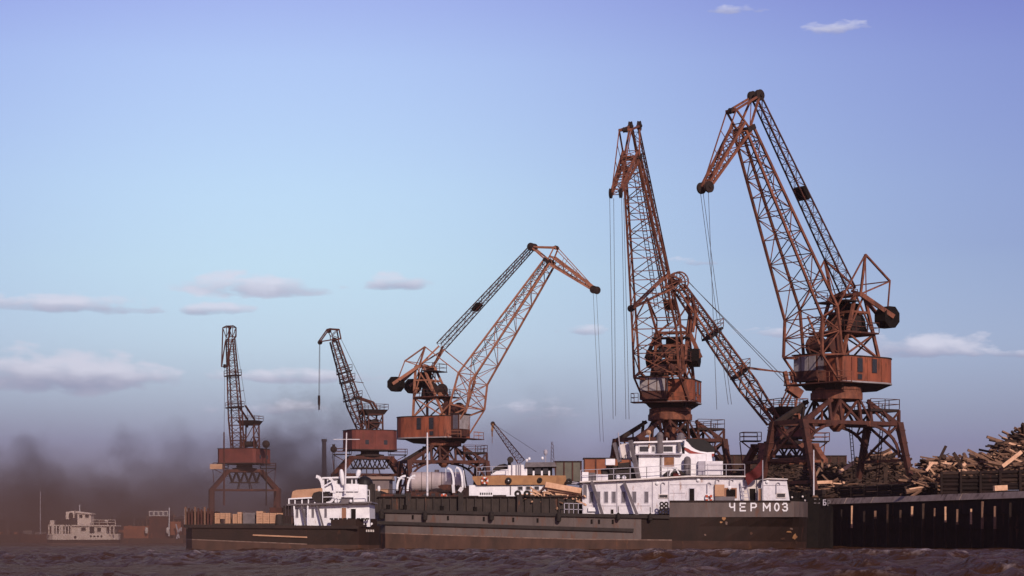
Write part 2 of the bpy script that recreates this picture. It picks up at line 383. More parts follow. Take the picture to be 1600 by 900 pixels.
    if platform:
        zp = zc + (zr - zc) * .62
        d = MB(); f0, f1 = rr * .9, gw + .1
        b4 = [G(f0, -rt, zp), G(f1, -rt, zp), G(f1, rt, zp), G(f0, rt, zp)]
        d.hexa([p - Vector((0, 0, .3)) for p in b4], b4)
        pf = d.build('platform', 'dark_steel', root)
        railing(MB(), [b4[0], b4[1], b4[2], b4[3]]).build('railing', steel, pf)
        b = MB()
        for sr in (-1, 1):
            b.bar(G(gw, sr * rt, zp - .1), G(gw, sr * rt, zc - .4), .3)
            b.bar(G(gw, sr * rt, zp - .3), G(gw * .8, sr * rt, zc), .18)
            b.bar(G(gw * .66, sr * rt, zp - .2), G(gw * .83, sr * rt, zc), .16)
        b.build('platform_post', steel, root)
        ld = ladder(MB(), G(gw + .5, rt * .2, zp + .8), G(gw + 1.35, rbm * .6, .5), side=G(0, 1, 0)).build('ladder', steel, root)
        ladder(MB(), G(gw * .62, rt, zc - .2), G(gw * .9, rbm * .8, .5), side=G(0, 1, 0)).build('ladder', 'dark_steel', root)
    # slewing ring and central pillar
    MB().lathe((0, 0, zr), [(rr * .8, -.15), (rr, 0), (rr, .75), (rr * .95, .8), (rr * .95, 1.0), (rr * .72, 1.05)], 28).build('slewing_ring', 'orange_steel', root)
    MB().lathe((0, 0, zc - .2), [(.35, -.7), (.75, -.3), (1.0, .2), (.85, (zr - zc) * .5), (1.1, (zr - zc))], 14).build('slewing_column', 'orange_steel', root)
    return G
def outline(u0, u1, w, ch):
    return [(u0, -w + ch), (u0 + ch, -w), (u1 - ch * .5, -w), (u1, -w + ch * .5), (u1, w - ch * .5), (u1 - ch * .5, w), (u0 + ch, w), (u0, w - ch)]
def rolled_outline(u0, u1, w):
    pts = [(u1, -w * .8), (u1, w * .8), (u1 - .8, w)]
    for i in range(15):
        t = math.pi / 2 + math.pi * i / 14
        pts.append((u0 + w + math.cos(t) * w, w * math.sin(t)))
    pts.append((u1 - .8, -w)); return pts
def sheave(parent, c, r, w, m='dark_steel', name='sheave'):
    c = Vector(c)
    return MB().lathe(c, [(r * .25, -w), (r * .25, -w * .6), (r, -w * .5), (r * .9, -w * .15), (r * .9, w * .15), (r, w * .5), (r * .25, w * .6), (r * .25, w)], 18, axis='y').build(name, m, parent)
def big_crane(label, cpx, Y, th, phi, k, house, zrpx, zcpx, ST='orange_steel'):
    cp = CranePlane(cpx, Y, th)
    root = thing('portal_crane', label, 'crane', (cp.c.x, cp.c.y, ZQ), th, 'rust-orange harbour cranes along the quay', world=False)
    zr = cp.h(zrpx); zc = cp.h(zcpx)
    portal(root, cp, phi, zr, zc)
    P = cp.P
    # ---- house
    zt, zb = cp.h(house[0]), cp.h(house[1])
    u0, u1, w = k.get('hu', (-6.9, 2.5, 3.4))
    pts = rolled_outline(u0, u1, w)
    hs = MB().prism([(x, y, zb) for x, y in pts], (0, 0, zt - zb)).build('machinery_house', 'orange_house', root)
    MB().prism([(x * 1.01, y * 1.02, zb - .16) for x, y in pts], (0, 0, .17)).build('base_rim', 'grey_panel', hs)
    MB().prism([(x * 1.01, y * 1.02, zt) for x, y in pts], (0, 0, .12)).build('roof', 'dark_steel', hs)
    for sv in (-1, 1):
        for (a, b_, z0, z1) in ((-.4, .35, .38, .92), (-2.7, -2.0, .38, .92), (-.3, .3, .08, .26)):
            zz0, zz1 = zb + (zt - zb) * z0, zb + (zt - zb) * z1
            f = MB().box(a - .07, b_ + .07, sv * w - .04, sv * w + .04, zz0 - .07, zz1 + .07).build('window', 'brown_steel', hs)
            MB().box(a, b_, sv * (w + .045) - .02, sv * (w + .045) + .02, zz0, zz1).build('pane', 'glass', f)
        for x in (-3.6, -1.3, 1.2): MB().box(x, x + .1, sv * (w + .03) - .03, sv * (w + .03) + .03, zb + .1, zt - .1).build('wall_rib', 'orange_house', hs)
    tt = MB(); tt.prism([(x * .78, y * .8, zr + 1.6) for x, y in outline(-6.2, 3.2, 3.4, 1)], (0, 0, zb - .16 - zr - 1.6)) if zb - zr > 1.9 else None
    MB().lathe((0, 0, zr + 1.0), [(2.5, .0), (2.75, .05), (2.75, (zb - zr - 1.1) * .4), (2.35, (zb - zr - 1.1) * .45), (2.35, (zb - zr - 1.1) * .7), (3.0, zb - zr - 1.18)], 26).build('turntable', 'orange_steel', root)
    MB().hexa([(-4.6, -1.8, zb - .9), (2.6, -2.2, zb - .9), (2.6, 2.2, zb - .9), (-4.6, 1.8, zb - .9)], [(-6.2, -2.6, zb - .165), (3, -2.8, zb - .165), (3, 2.8, zb - .165), (-6.2, 2.6, zb - .165)]).build('underframe', 'dark_steel', root)
    # ---- operator cabin at the front
    cb = MB().box(u1 + .02, u1 + 1.5, -3.2, .3, zb + .1, zt + .3).build('operator_cabin', 'brown_steel', root)
    for j in range(3):
        y0 = -3.1 + j * 1.13
        MB().box(u1 + 1.5, u1 + 1.56, y0, y0 + 1.0, zb + 1.25, zt + .15).build('window', 'grey_panel', cb)
    for sv in (-3.2, .3):
        MB().box(u1 + .4, u1 + 1.3, sv - .04, sv + .04, zb + 1.25, zt + .1).build('window', 'window_grey', cb)
    MB().box(u1 - .2, u1 + 1.7, -3.35, .45, zt + .3, zt + .42).build('cabin_roof', 'dark_steel', cb)
    pf = MB().box(u1 + .01, u1 + 2.0, -4.3, 4.3, zb - .3, zb - .17).build('front_platform', 'brown_steel', root)
    railing(MB(), [(u1 + .1, -4.25, zb - .17), (u1 + 1.9, -4.25, zb - .17), (u1 + 1.9, -3.3, zb - .17)], 1.1).build('railing', ST, pf)
    railing(MB(), [(u1 + 1.9, 1, zb - .17), (u1 + 1.9, 4.25, zb - .17), (u1 + .1, 4.25, zb - .17)], 1.1).build('railing', ST, pf)
    # ---- boom
    T, Bc, F = P(*k['T']), P(*k['B']), P(*k['F'])
    a, v, p = frame_axes(T, Bc)
    if p.z < 0: p = -p
    topR = rect(T, v, p, 1.9, 1.2); Tb = T.lerp(Bc, .04)
    belR = rect(Bc, v, p, 5.7, 2.7)
    bm = lattice(root, 'boom', topR, belR, 9, .125, .056, ST, x_faces=(0,), geo=1.10)
    a2, v2, p2 = frame_axes(Bc, F)
    if p2.z < 0: p2 = -p2
    ftR = rect(F, v2, p2, 5.9, 3.2)
    lattice(root, 'boom_foot', belR, ftR, 2, .13, .07, ST, x_faces=(0, 2))
    for sv in (-1, 1):
        f = MB(); hp = Vector((2.6, sv * 2.4, zt)); fa, fb2 = (ftR[0], ftR[3]) if sv > 0 else (ftR[1], ftR[2])
        f.bar(fa, hp + Vector((-.2, 0, 0)), .26); f.bar(fb2, hp, .26); f.bar(fb2, Vector((2.7, sv * 2.9, zb)), .2)
        f.bar(fa, Vector((.6, sv * 2.6, zt)), .22); f.bar(fa, fb2, .2)
        f.bar(hp, Vector((2.7, sv * 2.9, zb + .3)), .3)
        f.build('boom_bracket', ST, root)
    f = MB()
    for sv in (-.95, .95): f.bar(T + Vector((0, sv, 0)) - p * .5, T + Vector((0, sv, 0)) + p * .7, .5)
    f.bar(T + Vector((0, -1.1, 0)), T + Vector((0, 1.1, 0)), .4)
    f.build('boom_head', 'dark_steel', root)
    ladder(MB(), T.lerp(Bc, .03) + p * .75, Bc.lerp(T, .05) + p * 1.6, side=v).build('boom_ladder', 'brown_steel', bm)
    # ---- jib
    Rr, K, Pt = P(*k['R']), P(*k['K']), P(*k['P'])
    j = MB()
    for sv in (-1, 1):
        o = Vector((0, sv, 0))
        j.bar(Rr + o * .6, K + o * .75, .22); j.bar(Rr + o * .6, T + o * .95, .2); j.bar(K + o * .75, T + o * .95, .18)
        j.bar(K + o * .75, Pt + o * .5, .11)
    j.bar(K + Vector((0, -.8, 0)), K + Vector((0, .8, 0)), .3); j.bar(Rr + Vector((0, -.7, 0)), T + Vector((0, .95, 0)), .1)
    jb = j.build('jib', ST, root)
    n_ = (Pt - T).normalized(); pj = n_.cross(Vector((0, 1, 0))).normalized()
    if pj.z < 0: pj = -pj
    lattice(jb, 'jib_truss', rect(T + pj * .35, v, pj, 1.9, 1.2), rect(Pt, v, pj, 1.0, .35), 7, .13, .05, ST, x_faces=(0,))
    md = T.lerp(Pt, .5)
    b = MB()
    for sv in (-.7, .7):
        for q in (.25, .5, .75):
            b.bar(T.lerp(Pt, q) + Vector((0, sv * (1 - .3 * q), 0)), K.lerp(Pt, q) + Vector((0, sv * (1 - .3 * q), 0)), .06)
    b.build('tie_strut', ST, jb)
    for sv in (-.6, .6): sheave(jb, Pt + Vector((0, sv, 0)), .62, .22)
    for sv in (-.55, .55): sheave(jb, Rr + Vector((0, sv, 0)), .62, .35)
    sheave(jb, K, .34, .5)
    # ---- backstay
    S = P(*k['S']); a3, v3, p3 = frame_axes(Rr, S)
    bs = lattice(root, 'backstay', rect(Rr.lerp(S, .02), v3, p3, .8, .7), rect(S, v3, p3, 1.35, 1.25), 22, .07, .032, 'brown_steel')
    q = Rr.lerp(S, k.get('q', .47)); MB().hexa(rect(q - a3 * .75, v3, p3, 1.6, .5), rect(q + a3 * .75, v3, p3, 1.6, .5)).build('joint_plate', 'black_paint', bs)
    # ---- luffing lever with octagonal counterweights
    Q, J, Tl, Wc = P(*k['Q']), P(*k['J']), P(*k['L']), P(*k['W'])
    lv = MB()
    for sv in (-1, 1):
        q1, j1, t1, w1 = Q + Vector((0, 3.1 * sv, 0)), J + Vector((0, 2.2 * sv, 0)), Tl + Vector((0, 2.75 * sv, 0)), Wc + Vector((0, 2.7 * sv, 0))
        lv.bar(q1, j1, .24); lv.bar(q1, j1 + Vector((-.9, 0, -.3)), .12); lv.bar(q1, t1, .2); lv.bar(t1, w1, .14); lv.bar(t1, j1, .16)
        lv.bar(j1, w1 + Vector((0, 1.0 * sv, 0)), .3, .5); lv.bar(j1, w1 + Vector((0, -1.0 * sv, 0)), .24, .4)
        lv.bar(S + Vector((0, .6 * sv, 0)), j1, .26)
    lv.bar(J + Vector((0, -2.3, 0)), J + Vector((0, 2.3, 0)), .4)
    lv.bar(Tl + Vector((0, -2.75, 0)), Tl + Vector((0, 2.75, 0)), .12)
    L_ = lv.build('counterweight_lever', ST, root)
    for sv in (-1, 1):
        c0 = Wc + Vector((0, 2.7 * sv, 0)); m_ = MB(); rr_ = 1.28
        m_.prism([c0 + Vector((rr_ * math.cos(t), -.8, rr_ * math.sin(t))) for t in [math.pi / 8 + i * math.pi / 4 for i in range(8)]], (0, 1.6, 0))
        cw = m_.build('counterweight', 'black_paint', L_)
    for sv in (-1, 1):
        rd = MB().bar(Q + Vector((0, 3.1 * sv, 0)), belR[1 if sv < 0 else 0], .15).build('pull_rod', ST, root)
    # ---- tower on the house roof
    tw = MB(); zj = J.z
    legs = []
    for sv in (-1, 1):
        for (ub, ut) in ((1.4, J.x + .5), (-4.4, J.x - .9)):
            p0, p1 = Vector((ub, 2.3 * sv, zt)), Vector((ut, 1.9 * sv, zj)); legs.append((p0, p1))
    t_ = MB()
    for (p0, p1) in legs: MB().bar(p0, p1, .32).build('tower_leg', ST, root)
    mid = .38
    for i in (0, 2):
        (a0, a1), (b0, b1) = legs[i], legs[i + 1]
        for q0 in (mid, .72): t_.bar(a0.lerp(a1, q0), b0.lerp(b1, q0), .24)
        t_.bar(a0, b0.lerp(b1, mid), .18); t_.bar(b0, a0.lerp(a1, mid), .18)
        t_.bar(a0.lerp(a1, mid), b1, .16); t_.bar(b0.lerp(b1, mid), a1, .16)
    for i in (0, 1):
        (a0, a1), (b0, b1) = legs[i], legs[i + 2]
        for q0 in (mid, .72, 1): t_.bar(a0.lerp(a1, q0), b0.lerp(b1, q0), .26)
        t_.bar(a0, b0.lerp(b1, mid), .16); t_.bar(b0, a0.lerp(a1, mid), .16); t_.bar(a0.lerp(a1, mid), b1, .16)
    t_.build('tower_bracing', ST, root)
    zm = zt + (zj - zt) * mid
    wp = MB().box(-4.0, 1.6, -2.7, 2.7, zm, zm + .18).build('winch_platform', 'brown_steel', root)
    railing(MB(), [(-4, -2.7, zm + .18), (1.6, -2.7, zm + .18), (1.6, 2.7, zm + .18), (-4, 2.7, zm + .18), (-4, -2.7, zm + .18)]).build('railing', 'brown_steel', wp)
    tp = MB().box(J.x + .4, J.x + 2.6, -2.4, 2.4, zj - .9, zj - .75).build('top_platform', 'dark_steel', root)
    railing(MB(), [(J.x + .6, -2.3, zj - .75), (J.x + 2.5, -2.3, zj - .75), (J.x + 2.5, 2.3, zj - .75), (J.x + .6, 2.3, zj - .75)], 1.2).build('railing', 'brown_steel', tp)
    # winches and gear
    MB().lathe((-1.2, 0, zm + 1.35), [(.5, -1.7), (1.1, -1.65), (1.1, -1.5), (.7, -1.45), (.7, 1.45), (1.1, 1.5), (1.1, 1.65), (.5, 1.7)], 18, axis='y').build('winch_drum', 'dark_steel', root)
    MB().lathe((1.9, 0, zt + 1.3), [(.4, -1.9), (1.15, -1.85), (1.15, -1.65), (.75, -1.6), (.75, 1.6), (1.15, 1.65), (1.15, 1.85), (.4, 1.9)], 18, axis='y').build('winch_drum', 'brown_steel', root)
    MB().hexa([(-3.6, -1.1, zm + .18), (-2, -1.1, zm + .18), (-2, 1.3, zm + .18), (-3.6, 1.3, zm + .18)], [(-3.4, -1, zm + 1.9), (-2.1, -1, zm + 1.9), (-2.1, 1.1, zm + 1.9), (-3.4, 1.1, zm + 1.9)]).build('gear_housing', 'black_paint', root)
    MB().hexa([(J.x - 1.1, -.9, zj - 3.4), (J.x + .5, -.9, zj - 3.4), (J.x + .5, .9, zj - 3.4), (J.x - 1.1, .9, zj - 3.4)], [(J.x - 1.1, -.9, zj - .9), (J.x + .5, -.9, zj - .9), (J.x + .5, .9, zj - .9), (J.x - 1.1, .9, zj - .9)]).build('luffing_gearbox', 'black_paint', root)
    MB().bar((2.4, .0, zt + .5), J + Vector((.2, 0, -2)), .5).bar((2.9, 1.0, zt), Bc - p * .6, .2).build('luffing_rack', ST, root)
    # ---- ropes
    for j_, (px, py, v_) in enumerate(k['ropes']):
        e = P(px, py, v_); s0 = Pt + Vector((0, v_ * .8, -.6)); MB().tube(s0, e, .028, n=5).build('hoist_rope', 'cable', root)
    return root, cp
kD = dict(hu=(-7.3, 2.0, 3.5), T=(1162, 203), B=(1267, 490), F=(1270, 556), R=(1181, 150), K=(1143, 173), P=(1102, 293), S=(1325, 455),
          Q=(1320, 402), J=(1322, 462), L=(1362, 443), W=(1358, 499), ropes=[(1138, 632, -.9), (1143, 632, -.4), (1120, 640, .6)], q=.49)
big_crane('tallest crane on the right with jib pointing left and thick black counterweights', 1307, 243, R(218), R(28), kD, (560, 598), 625, 662)
kC = dict(T=(987, 247), B=(1025, 505), F=(1030, 585), R=(992, 197), K=(977, 203), P=(962, 302), S=(1053, 505),
          Q=(1047, 464), J=(1052, 520), L=(1058, 500), W=(1052, 560), ropes=[(958, 655, -.9), (978, 655, .9), (962, 650, -.3), (983, 655, 1.2)], q=.9)
big_crane('tall crane behind the white deckhouse seen nearly end-on with its jib folded down', 1047, 286, R(254), R(24), kC, (595, 628), 657, 688)
kB = dict(hu=(-8.2, 3.2, 3.9), T=(859, 409), B=(739, 592), F=(730, 636), R=(832, 386), K=(869, 387), P=(930, 453), S=(689, 541),
          Q=(679, 544), J=(666, 573), L=(646, 566), W=(632, 602), ropes=[(938, 690, -.9), (943, 690, .6)], q=.6)
big_crane('crane in the middle with its long boom reaching to the right', 693, 354, R(-28), R(17), kB, (652, 684), 697, 722, 'sunlit_rust_steel')

def jib_crane(label, cpx, Y, th, phi, k):
    cp = CranePlane(cpx, Y, th); P = cp.P; s = FPX / Y
    root = thing('jib_crane', label, 'crane', (cp.c.x, cp.c.y, ZQ), th, 'smaller brown jib cranes with goose-neck heads', world=False)
    ST = k.get('steel', 'brown_steel')
    zt, zb, zr, zk = [cp.h(y) for y in k['levels']]     # house top, bottom, ring, knee
    la = phi - th; ca, sa = math.cos(la), math.sin(la)
    G = lambda g, r, z: Vector((g * ca - r * sa, g * sa + r * ca, z))
    gi, go = k['half']; rt = 2.6
    for sg in (-1, 1):
        for sr in (-1, 1):
            b = MB(); top = G(sg * gi, sr * 1.8, zr - .4); kn = G(sg * go, sr * rt * 1.4, zk); ft = G(sg * go, sr * rt * 1.6, .6)
            b.bar(top, kn, .8, .7); b.bar(kn + Vector((0, 0, .3)), ft, .8, .7)
            L_ = b.build('leg', ST, root)
            MB().bar(ft - G(0, 1.3, .1), ft + G(0, 1.3, -.1), .45).build('wheel_bogie', 'dark_steel', L_)
    for sr in (-1, 1):
        b = MB(); b.bar(G(-gi - .6, sr * 1.8, zr - .4), G(gi + .6, sr * 1.8, zr - .4), .6)
        b.build('ring_beam', ST, root)
        b = MB(); b.bar(G(-go, sr * rt * 1.4, zk), G(go, sr * rt * 1.4, zk), .32)
        b.build('tie_beam', ST, root)
        b = MB()
        n = 4
        for i in range(n):
            x0 = -gi + 2 * gi * i / n; x1 = -gi + 2 * gi * (i + 1) / n; mz = zr - .4 - (zr - zk) * .55
            b.bar(G(x0, sr * 1.9, zr - .4), G((x0 + x1) / 2, sr * 2.4, mz), .18); b.bar(G((x0 + x1) / 2, sr * 2.4, mz), G(x1, sr * 1.9, zr - .4), .18)
        b.bar(G(-gi * .9, sr * 2.4, zr - .4 - (zr - zk) * .55), G(gi * .9, sr * 2.4, zr - .4 - (zr - zk) * .55), .2)
        b.bar(G(-gi * .3, sr * 2.4, zr - .4 - (zr - zk) * .5), G(-go * .2, sr * rt * 1.4, zk), .16); b.bar(G(gi * .3, sr * 2.4, zr - .4 - (zr - zk) * .5), G(go * .2, sr * rt * 1.4, zk), .16)
        b.build('ring_truss', 'dark_steel', root)
    for sg in (-1, 1):
        b = MB(); b.bar(G(sg * gi, -1.8, zr - .4), G(sg * gi, 1.8, zr - .4), .5); b.bar(G(sg * go, -rt * 1.4, zk), G(sg * go, rt * 1.4, zk), .35)
        b.bar(G(sg * go, -rt * 1.5, zk * .4), G(sg * go, rt * 1.5, zk * .4), .3); b.bar(G(sg * go, -rt * 1.4, zk), G(sg * go, rt * 1.5, zk * .4), .2)
        b.build('end_frame', ST, root)
    MB().lathe((0, 0, zr), [(2.2, -.3), (2.6, -.2), (2.6, .15), (1.7, .3), (1.7, zb - zr)], 20).build('slewing_ring', 'dark_steel', root)
    # maintenance gallery with floodlight
    for sg in (-1, 1):
        x0, x1 = sg * gi, sg * (gi + k.get('gal', 3.2)); zp = zr + .1
        pf = MB(); pf.hexa([G(min(x0, x1), -1, zp), G(max(x0, x1), -1, zp), G(max(x0, x1), 1, zp), G(min(x0, x1), 1, zp)], [G(min(x0, x1), -1, zp + .15), G(max(x0, x1), -1, zp + .15), G(max(x0, x1), 1, zp + .15), G(min(x0, x1), 1, zp + .15)])
        po = pf.build('gallery', 'dark_steel', root)
        railing(MB(), [G(x0, -1, zp + .15), G(x1, -1, zp + .15), G(x1, 1, zp + .15), G(x0, 1, zp + .15)], 1.0, .04).build('railing', ST, po)
        MB().bar(G(x1, 0, zp), G(sg * gi, 0, zr - 1.6), .14).bar(G(x1, 1, zp), G(x1 * .95, 1, zk), .1).build('gallery_strut', ST, po)
    # house
    u0, u1, w = k['house']
    hs = MB().prism([(x, y, zb) for x, y in outline(u0, u1, w, 1.1)], (0, 0, zt - zb)).build('machinery_house', 'red_house', root)
    MB().prism([(x, y * 1.03, zb - .2) for x, y in outline(u0 - .05, u1 + .05, w, 1.0)], (0, 0, .2)).build('base_rim', 'dark_steel', hs)
    MB().prism([(x, y * 1.03, zt) for x, y in outline(u0 - .05, u1 + .05, w, 1.0)], (0, 0, .1)).build('roof', 'dark_steel', hs)
    for sv in (-1, 1):
        for x in (u0 * .5, u1 * .3):
            MB().box(x, x + .7, sv * w - .03, sv * w + .03, zb + .9, zb + 1.7).build('window', 'glass', hs)
        for x in (u0 * .75, 0, u1 * .7): MB().box(x, x + .1, sv * (w + .03) - .03, sv * (w + .03) + .03, zb + .1, zt - .1).build('wall_rib', 'red_house', hs)
    # boom
    T, F = P(*k['T']), P(*k['F']); a, v, p = frame_axes(T, F)
    if p.z < 0: p = -p
    w1, w2 = k.get('bw', (1.1, 2.0)); d1, d2 = k.get('bd', (1.2, 2.4))
    kk = T.lerp(F, .72)
    bm = lattice(root, 'boom', rect(T, v, p, w1, d1), rect(kk, v, p, w2, d2), 13, .11, .05, ST, geo=1.03, x_faces=(0,))
    lattice(root, 'boom_foot', rect(kk, v, p, w2, d2), rect(F, v, p, w2, k.get('df', .9)), 4, .12, .06, ST)
    for (q, ww) in k['collars']:
        c = T.lerp(F, q); b = MB(); e = rect(c, v, p, ww, ww * .95)
        c2 = [x + Vector((0, 0, .25)) for x in e]
        b.hexa(e, c2); po = b.build('collar_platform', 'dark_steel', bm)
        railing(MB(), c2 + [c2[0]], 1.0, .035).build('railing', ST, po)
    # head
    pts = [P(*q) for q in k['head']]
    wh = k.get('hw', .6)
    h = MB()
    for sv in (-1, 1):
        for q0, q1 in zip(pts, pts[1:] + pts[:1]): h.bar(q0 + Vector((0, sv * wh, 0)), q1 + Vector((0, sv * wh, 0)), .2)
        cc = sum(pts, Vector()) / len(pts)
        for q0 in pts[1:]: h.bar(q0 + Vector((0, sv * wh, 0)), cc + Vector((0, sv * wh, 0)), .11)
    for q0 in pts: h.bar(q0 - Vector((0, wh, 0)), q0 + Vector((0, wh, 0)), .14)
    hd = h.build('boom_head', ST, root)
    for c in k['sheaves']: sheave(hd, P(*c), .42, .3)
    # tower
    zt2 = cp.h(k['tower'][0]); ux0, ux1 = k['tower'][1:3]
    t = MB()
    for sv in (-1, 1):
        for u in (ux0, ux1): t.bar((u, sv * 1.6, zt), (u, sv * 1.5, zt2), .26)
        t.bar((ux0, sv * 1.6, zt), (ux1, sv * 1.6, (zt + zt2) / 2), .14); t.bar((ux1, sv * 1.6, zt), (ux0, sv * 1.6, (zt + zt2) / 2), .14)
        t.bar((ux0, sv * 1.6, (zt + zt2) / 2), (ux1, sv * 1.6, (zt + zt2) / 2), .18); t.bar((ux0, sv * 1.6, zt2), (ux1, sv * 1.6, zt2), .2)
        t.bar((ux0, sv * 1.6, (zt + zt2) / 2), (ux1, sv * 1.6, zt2), .14)
    for u in (ux0, ux1): t.bar((u, -1.6, zt2), (u, 1.6, zt2), .2); t.bar((u, -1.6, zt), (u, 1.6, zt2), .14)
    t.build('tower', ST, root)
    tp = MB().hexa([(ux0 - .3, -1.6, zt2), (ux1 + .3, -1.6, zt2), (ux1 + .3, 1.6, zt2), (ux0 - .3, 1.6, zt2)], [(ux0 - .9, -2.1, zt2 + .9), (ux1 + .9, -2.1, zt2 + .9), (ux1 + .9, 2.1, zt2 + .9), (ux0 - .9, 2.1, zt2 + .9)]).build('top_platform', 'dark_steel', root)
    railing(MB(), [(ux0 - .9, -2.1, zt2 + .9), (ux1 + .9, -2.1, zt2 + .9), (ux1 + .9, 2.1, zt2 + .9), (ux0 - .9, 2.1, zt2 + .9), (ux0 - .9, -2.1, zt2 + .9)], 1.0, .04).build('railing', ST, tp)
    um = (ux0 + ux1) / 2
    MB().lathe((um, 0, zt + 1.2), [(.4, -1.3), (.95, -1.25), (.95, -1.1), (.6, -1.05), (.6, 1.05), (.95, 1.1), (.95, 1.25), (.4, 1.3)], 16, axis='y').build('winch_drum', 'dark_steel', root)
    # bent luffing arm and stay ropes
    if k.get('arm'):
        ap = [P(*q) for q in k['arm']]
        for sv in (-.8, .8):
            b = MB()
            for q0, q1 in zip(ap[:-1], ap[1:]): b.bar(q0 + Vector((0, sv, 0)), q1 + Vector((0, sv, 0)), .3)
            b.build('luffing_arm', ST, root)
    for (a_, b_) in k.get('stays', []):
        MB().tube(P(*a_), P(*b_), .04, n=5).build('stay_rope', 'cable', root)
    for (a_, b_, r_) in k.get('rods', []):
        MB().bar(P(*a_), P(*b_), r_).build('tie_rod', ST, root)
    return root, cp, G
kA2 = dict(levels=(673, 703, 712, 742), half=(3.6, 6.2), house=(-4.6, 4.4, 2.9), T=(522, 533), F=(566, 672), collars=[(.36, 2.4), (.46, 2.4), (.66, 2.9)],
           head=[(499, 534), (513, 514), (528, 515), (531, 530), (518, 531)], sheaves=[(500, 535), (522, 531), (514, 517)], tower=(648, -1.9, .9),
           arm=[(555, 620), (581, 629), (587, 641)], stays=[((533, 530), (585, 636)), ((499, 536), (498, 618)), ((500, 536), (499.5, 618))],
           rods=[((549, 596), (568, 598), .12)], bw=(1.2, 2.3), bd=(1.2, 2.1))
a2, cpa2, Ga2 = jib_crane('dull red jib crane with a hook hanging left of its boom', 578, 400, R(205), R(14), kA2)
MB().box(-.3, .3, -.1, .1, 0, 2.2).build  # (hook block below)
h = MB(); c0 = cpa2.P(498.5, 618); h.bar(c0, c0 + Vector((0, 0, -1.7)), .5, .3); h.bar(c0 + Vector((0, 0, -1.7)), c0 + Vector((0, 0, -2.6)), .22)
h.build('hook_block', 'dark_steel', a2)
kA1 = dict(levels=(702, 724, 733, 766), half=(3.4, 6.9), house=(-4.3, 4.3, 4.4), T=(360, 530), F=(371, 700), collars=[(.34, 2.8), (.63, 3.0)],
           head=[(351, 573), (353, 512), (359, 509), (364, 512), (364, 526), (357, 533)], sheaves=[(351, 572), (359, 512)], tower=(663, -4.0, -1.3),
           arm=[(378, 634), (392, 655), (392, 668)], stays=[((366, 515), (388, 655)), ((351, 574), (350, 700))],
           rods=[((372, 612), (381, 610), .1)], hw=.7, bw=(1.5, 2.5), bd=(1.0, 1.6))
jib_crane('leftmost jib crane, seen end-on above the smoke', 382, 460, R(252), R(10), kA1)
kE = dict(gal=2.2, levels=(668, 683, 692, 722), half=(3.2, 3.9), house=(-3.6, 1.6, 1.9), T=(1061, 449), F=(1209, 660), collars=[(.35, 2.4), (.64, 2.2)],
          head=[(987, 482), (1041, 430), (1062, 438), (1052, 449)], sheaves=[(986, 482), (1053, 442)], tower=(648, -1.2, .6), steel='orange_steel',
          arm=[(1077, 462), (1082, 490), (1078, 520)], stays=[((1072, 436), (1230, 602)), ((1075, 440), (1235, 600))],
          rods=[((1150, 571), (1226, 582), .13), ((1150, 574), (1236, 583), .13), ((1226, 580), (1232, 606), .45), ((1236, 580), (1243, 604), .45), ((1232, 604), (1250, 617), 1.1), ((1234, 614), (1212, 650), .18), ((1238, 614), (1222, 655), .18), ((1246, 616), (1240, 660), .2), ((1232, 604), (1209, 655), .15)], bw=(1.3, 2.0), bd=(1.1, 1.7))
e_, cpe, Ge = jib_crane('crane with a spoked wheel at its head, leaning left between the two tall cranes', 1226, 268, R(200), R(8), kE)
# the big spoked head wheel
hw = MB(); c0 = cpe.P(1060, 440)
for sv in (-.45, .45):
    hw.torus(c0 + Vector((0, sv, 0)), 1.12, .1, 'y', 20, 6)
    for i in range(8):
        t = math.pi * 2 * i / 8; hw.bar(c0 + Vector((0, sv, 0)), c0 + Vector((1.1 * math.cos(t), sv, 1.1 * math.sin(t))), .09)
hw.tube(c0 - Vector((0, .6, 0)), c0 + Vector((0, .6, 0)), .25)
hw.build('head_wheel', 'orange_steel', e_)
# small crawler crane beyond the white ship
def small_crane():
    Y = 330; cp = CranePlane(822, Y, R(180))
    r = thing('crawler_crane', 'small dark lattice crane far behind the ochre and white boat', 'crane', (cp.c.x, Y, ZQ), R(180), world=False)
    T, F = cp.P(770, 662), cp.P(815, 722); a, v, p = frame_axes(T, F)
    lattice(r, 'boom', rect(T, v, p, .5, .4), rect(F, v, p, 1.2, 1.1), 12, .06, .03, 'brown_steel')
    c = cp.P(769, 672)
    MB().bar(T, c + Vector((0, 0, -.2)), .35).bar(c, c + Vector((0, 0, -1.0)), .2).tube(c + Vector((0, 0, -1)), c + Vector((0, 0, -2)), .04).build('hook_block', 'ochre_paint', r)
    sheave(r, T, .35, .2)
    MB().prism([(x, y, 1.2) for x, y in outline(-3, 1.6, 1.5, .5)], (0, 0, 2.4)).build('cab', 'brown_steel', r)
    MB().box(-.2, .9, -1.55, -1.5, 2.3, 3.2).build('window', 'glass', r)
    for sy in (-1.2, 1.2): MB().lathe((0, sy, .6), [(.55, -.3), (.6, 0), (.55, .3)], 12, 'y').box(-2.2, 2.2, sy - .35, sy + .35, .05, 1.1).build('crawler_track', 'dark_steel', r)
    MB().tube(T, cp.P(838, 706), .03, n=5).build('stay_rope', 'cable', r)
small_crane()
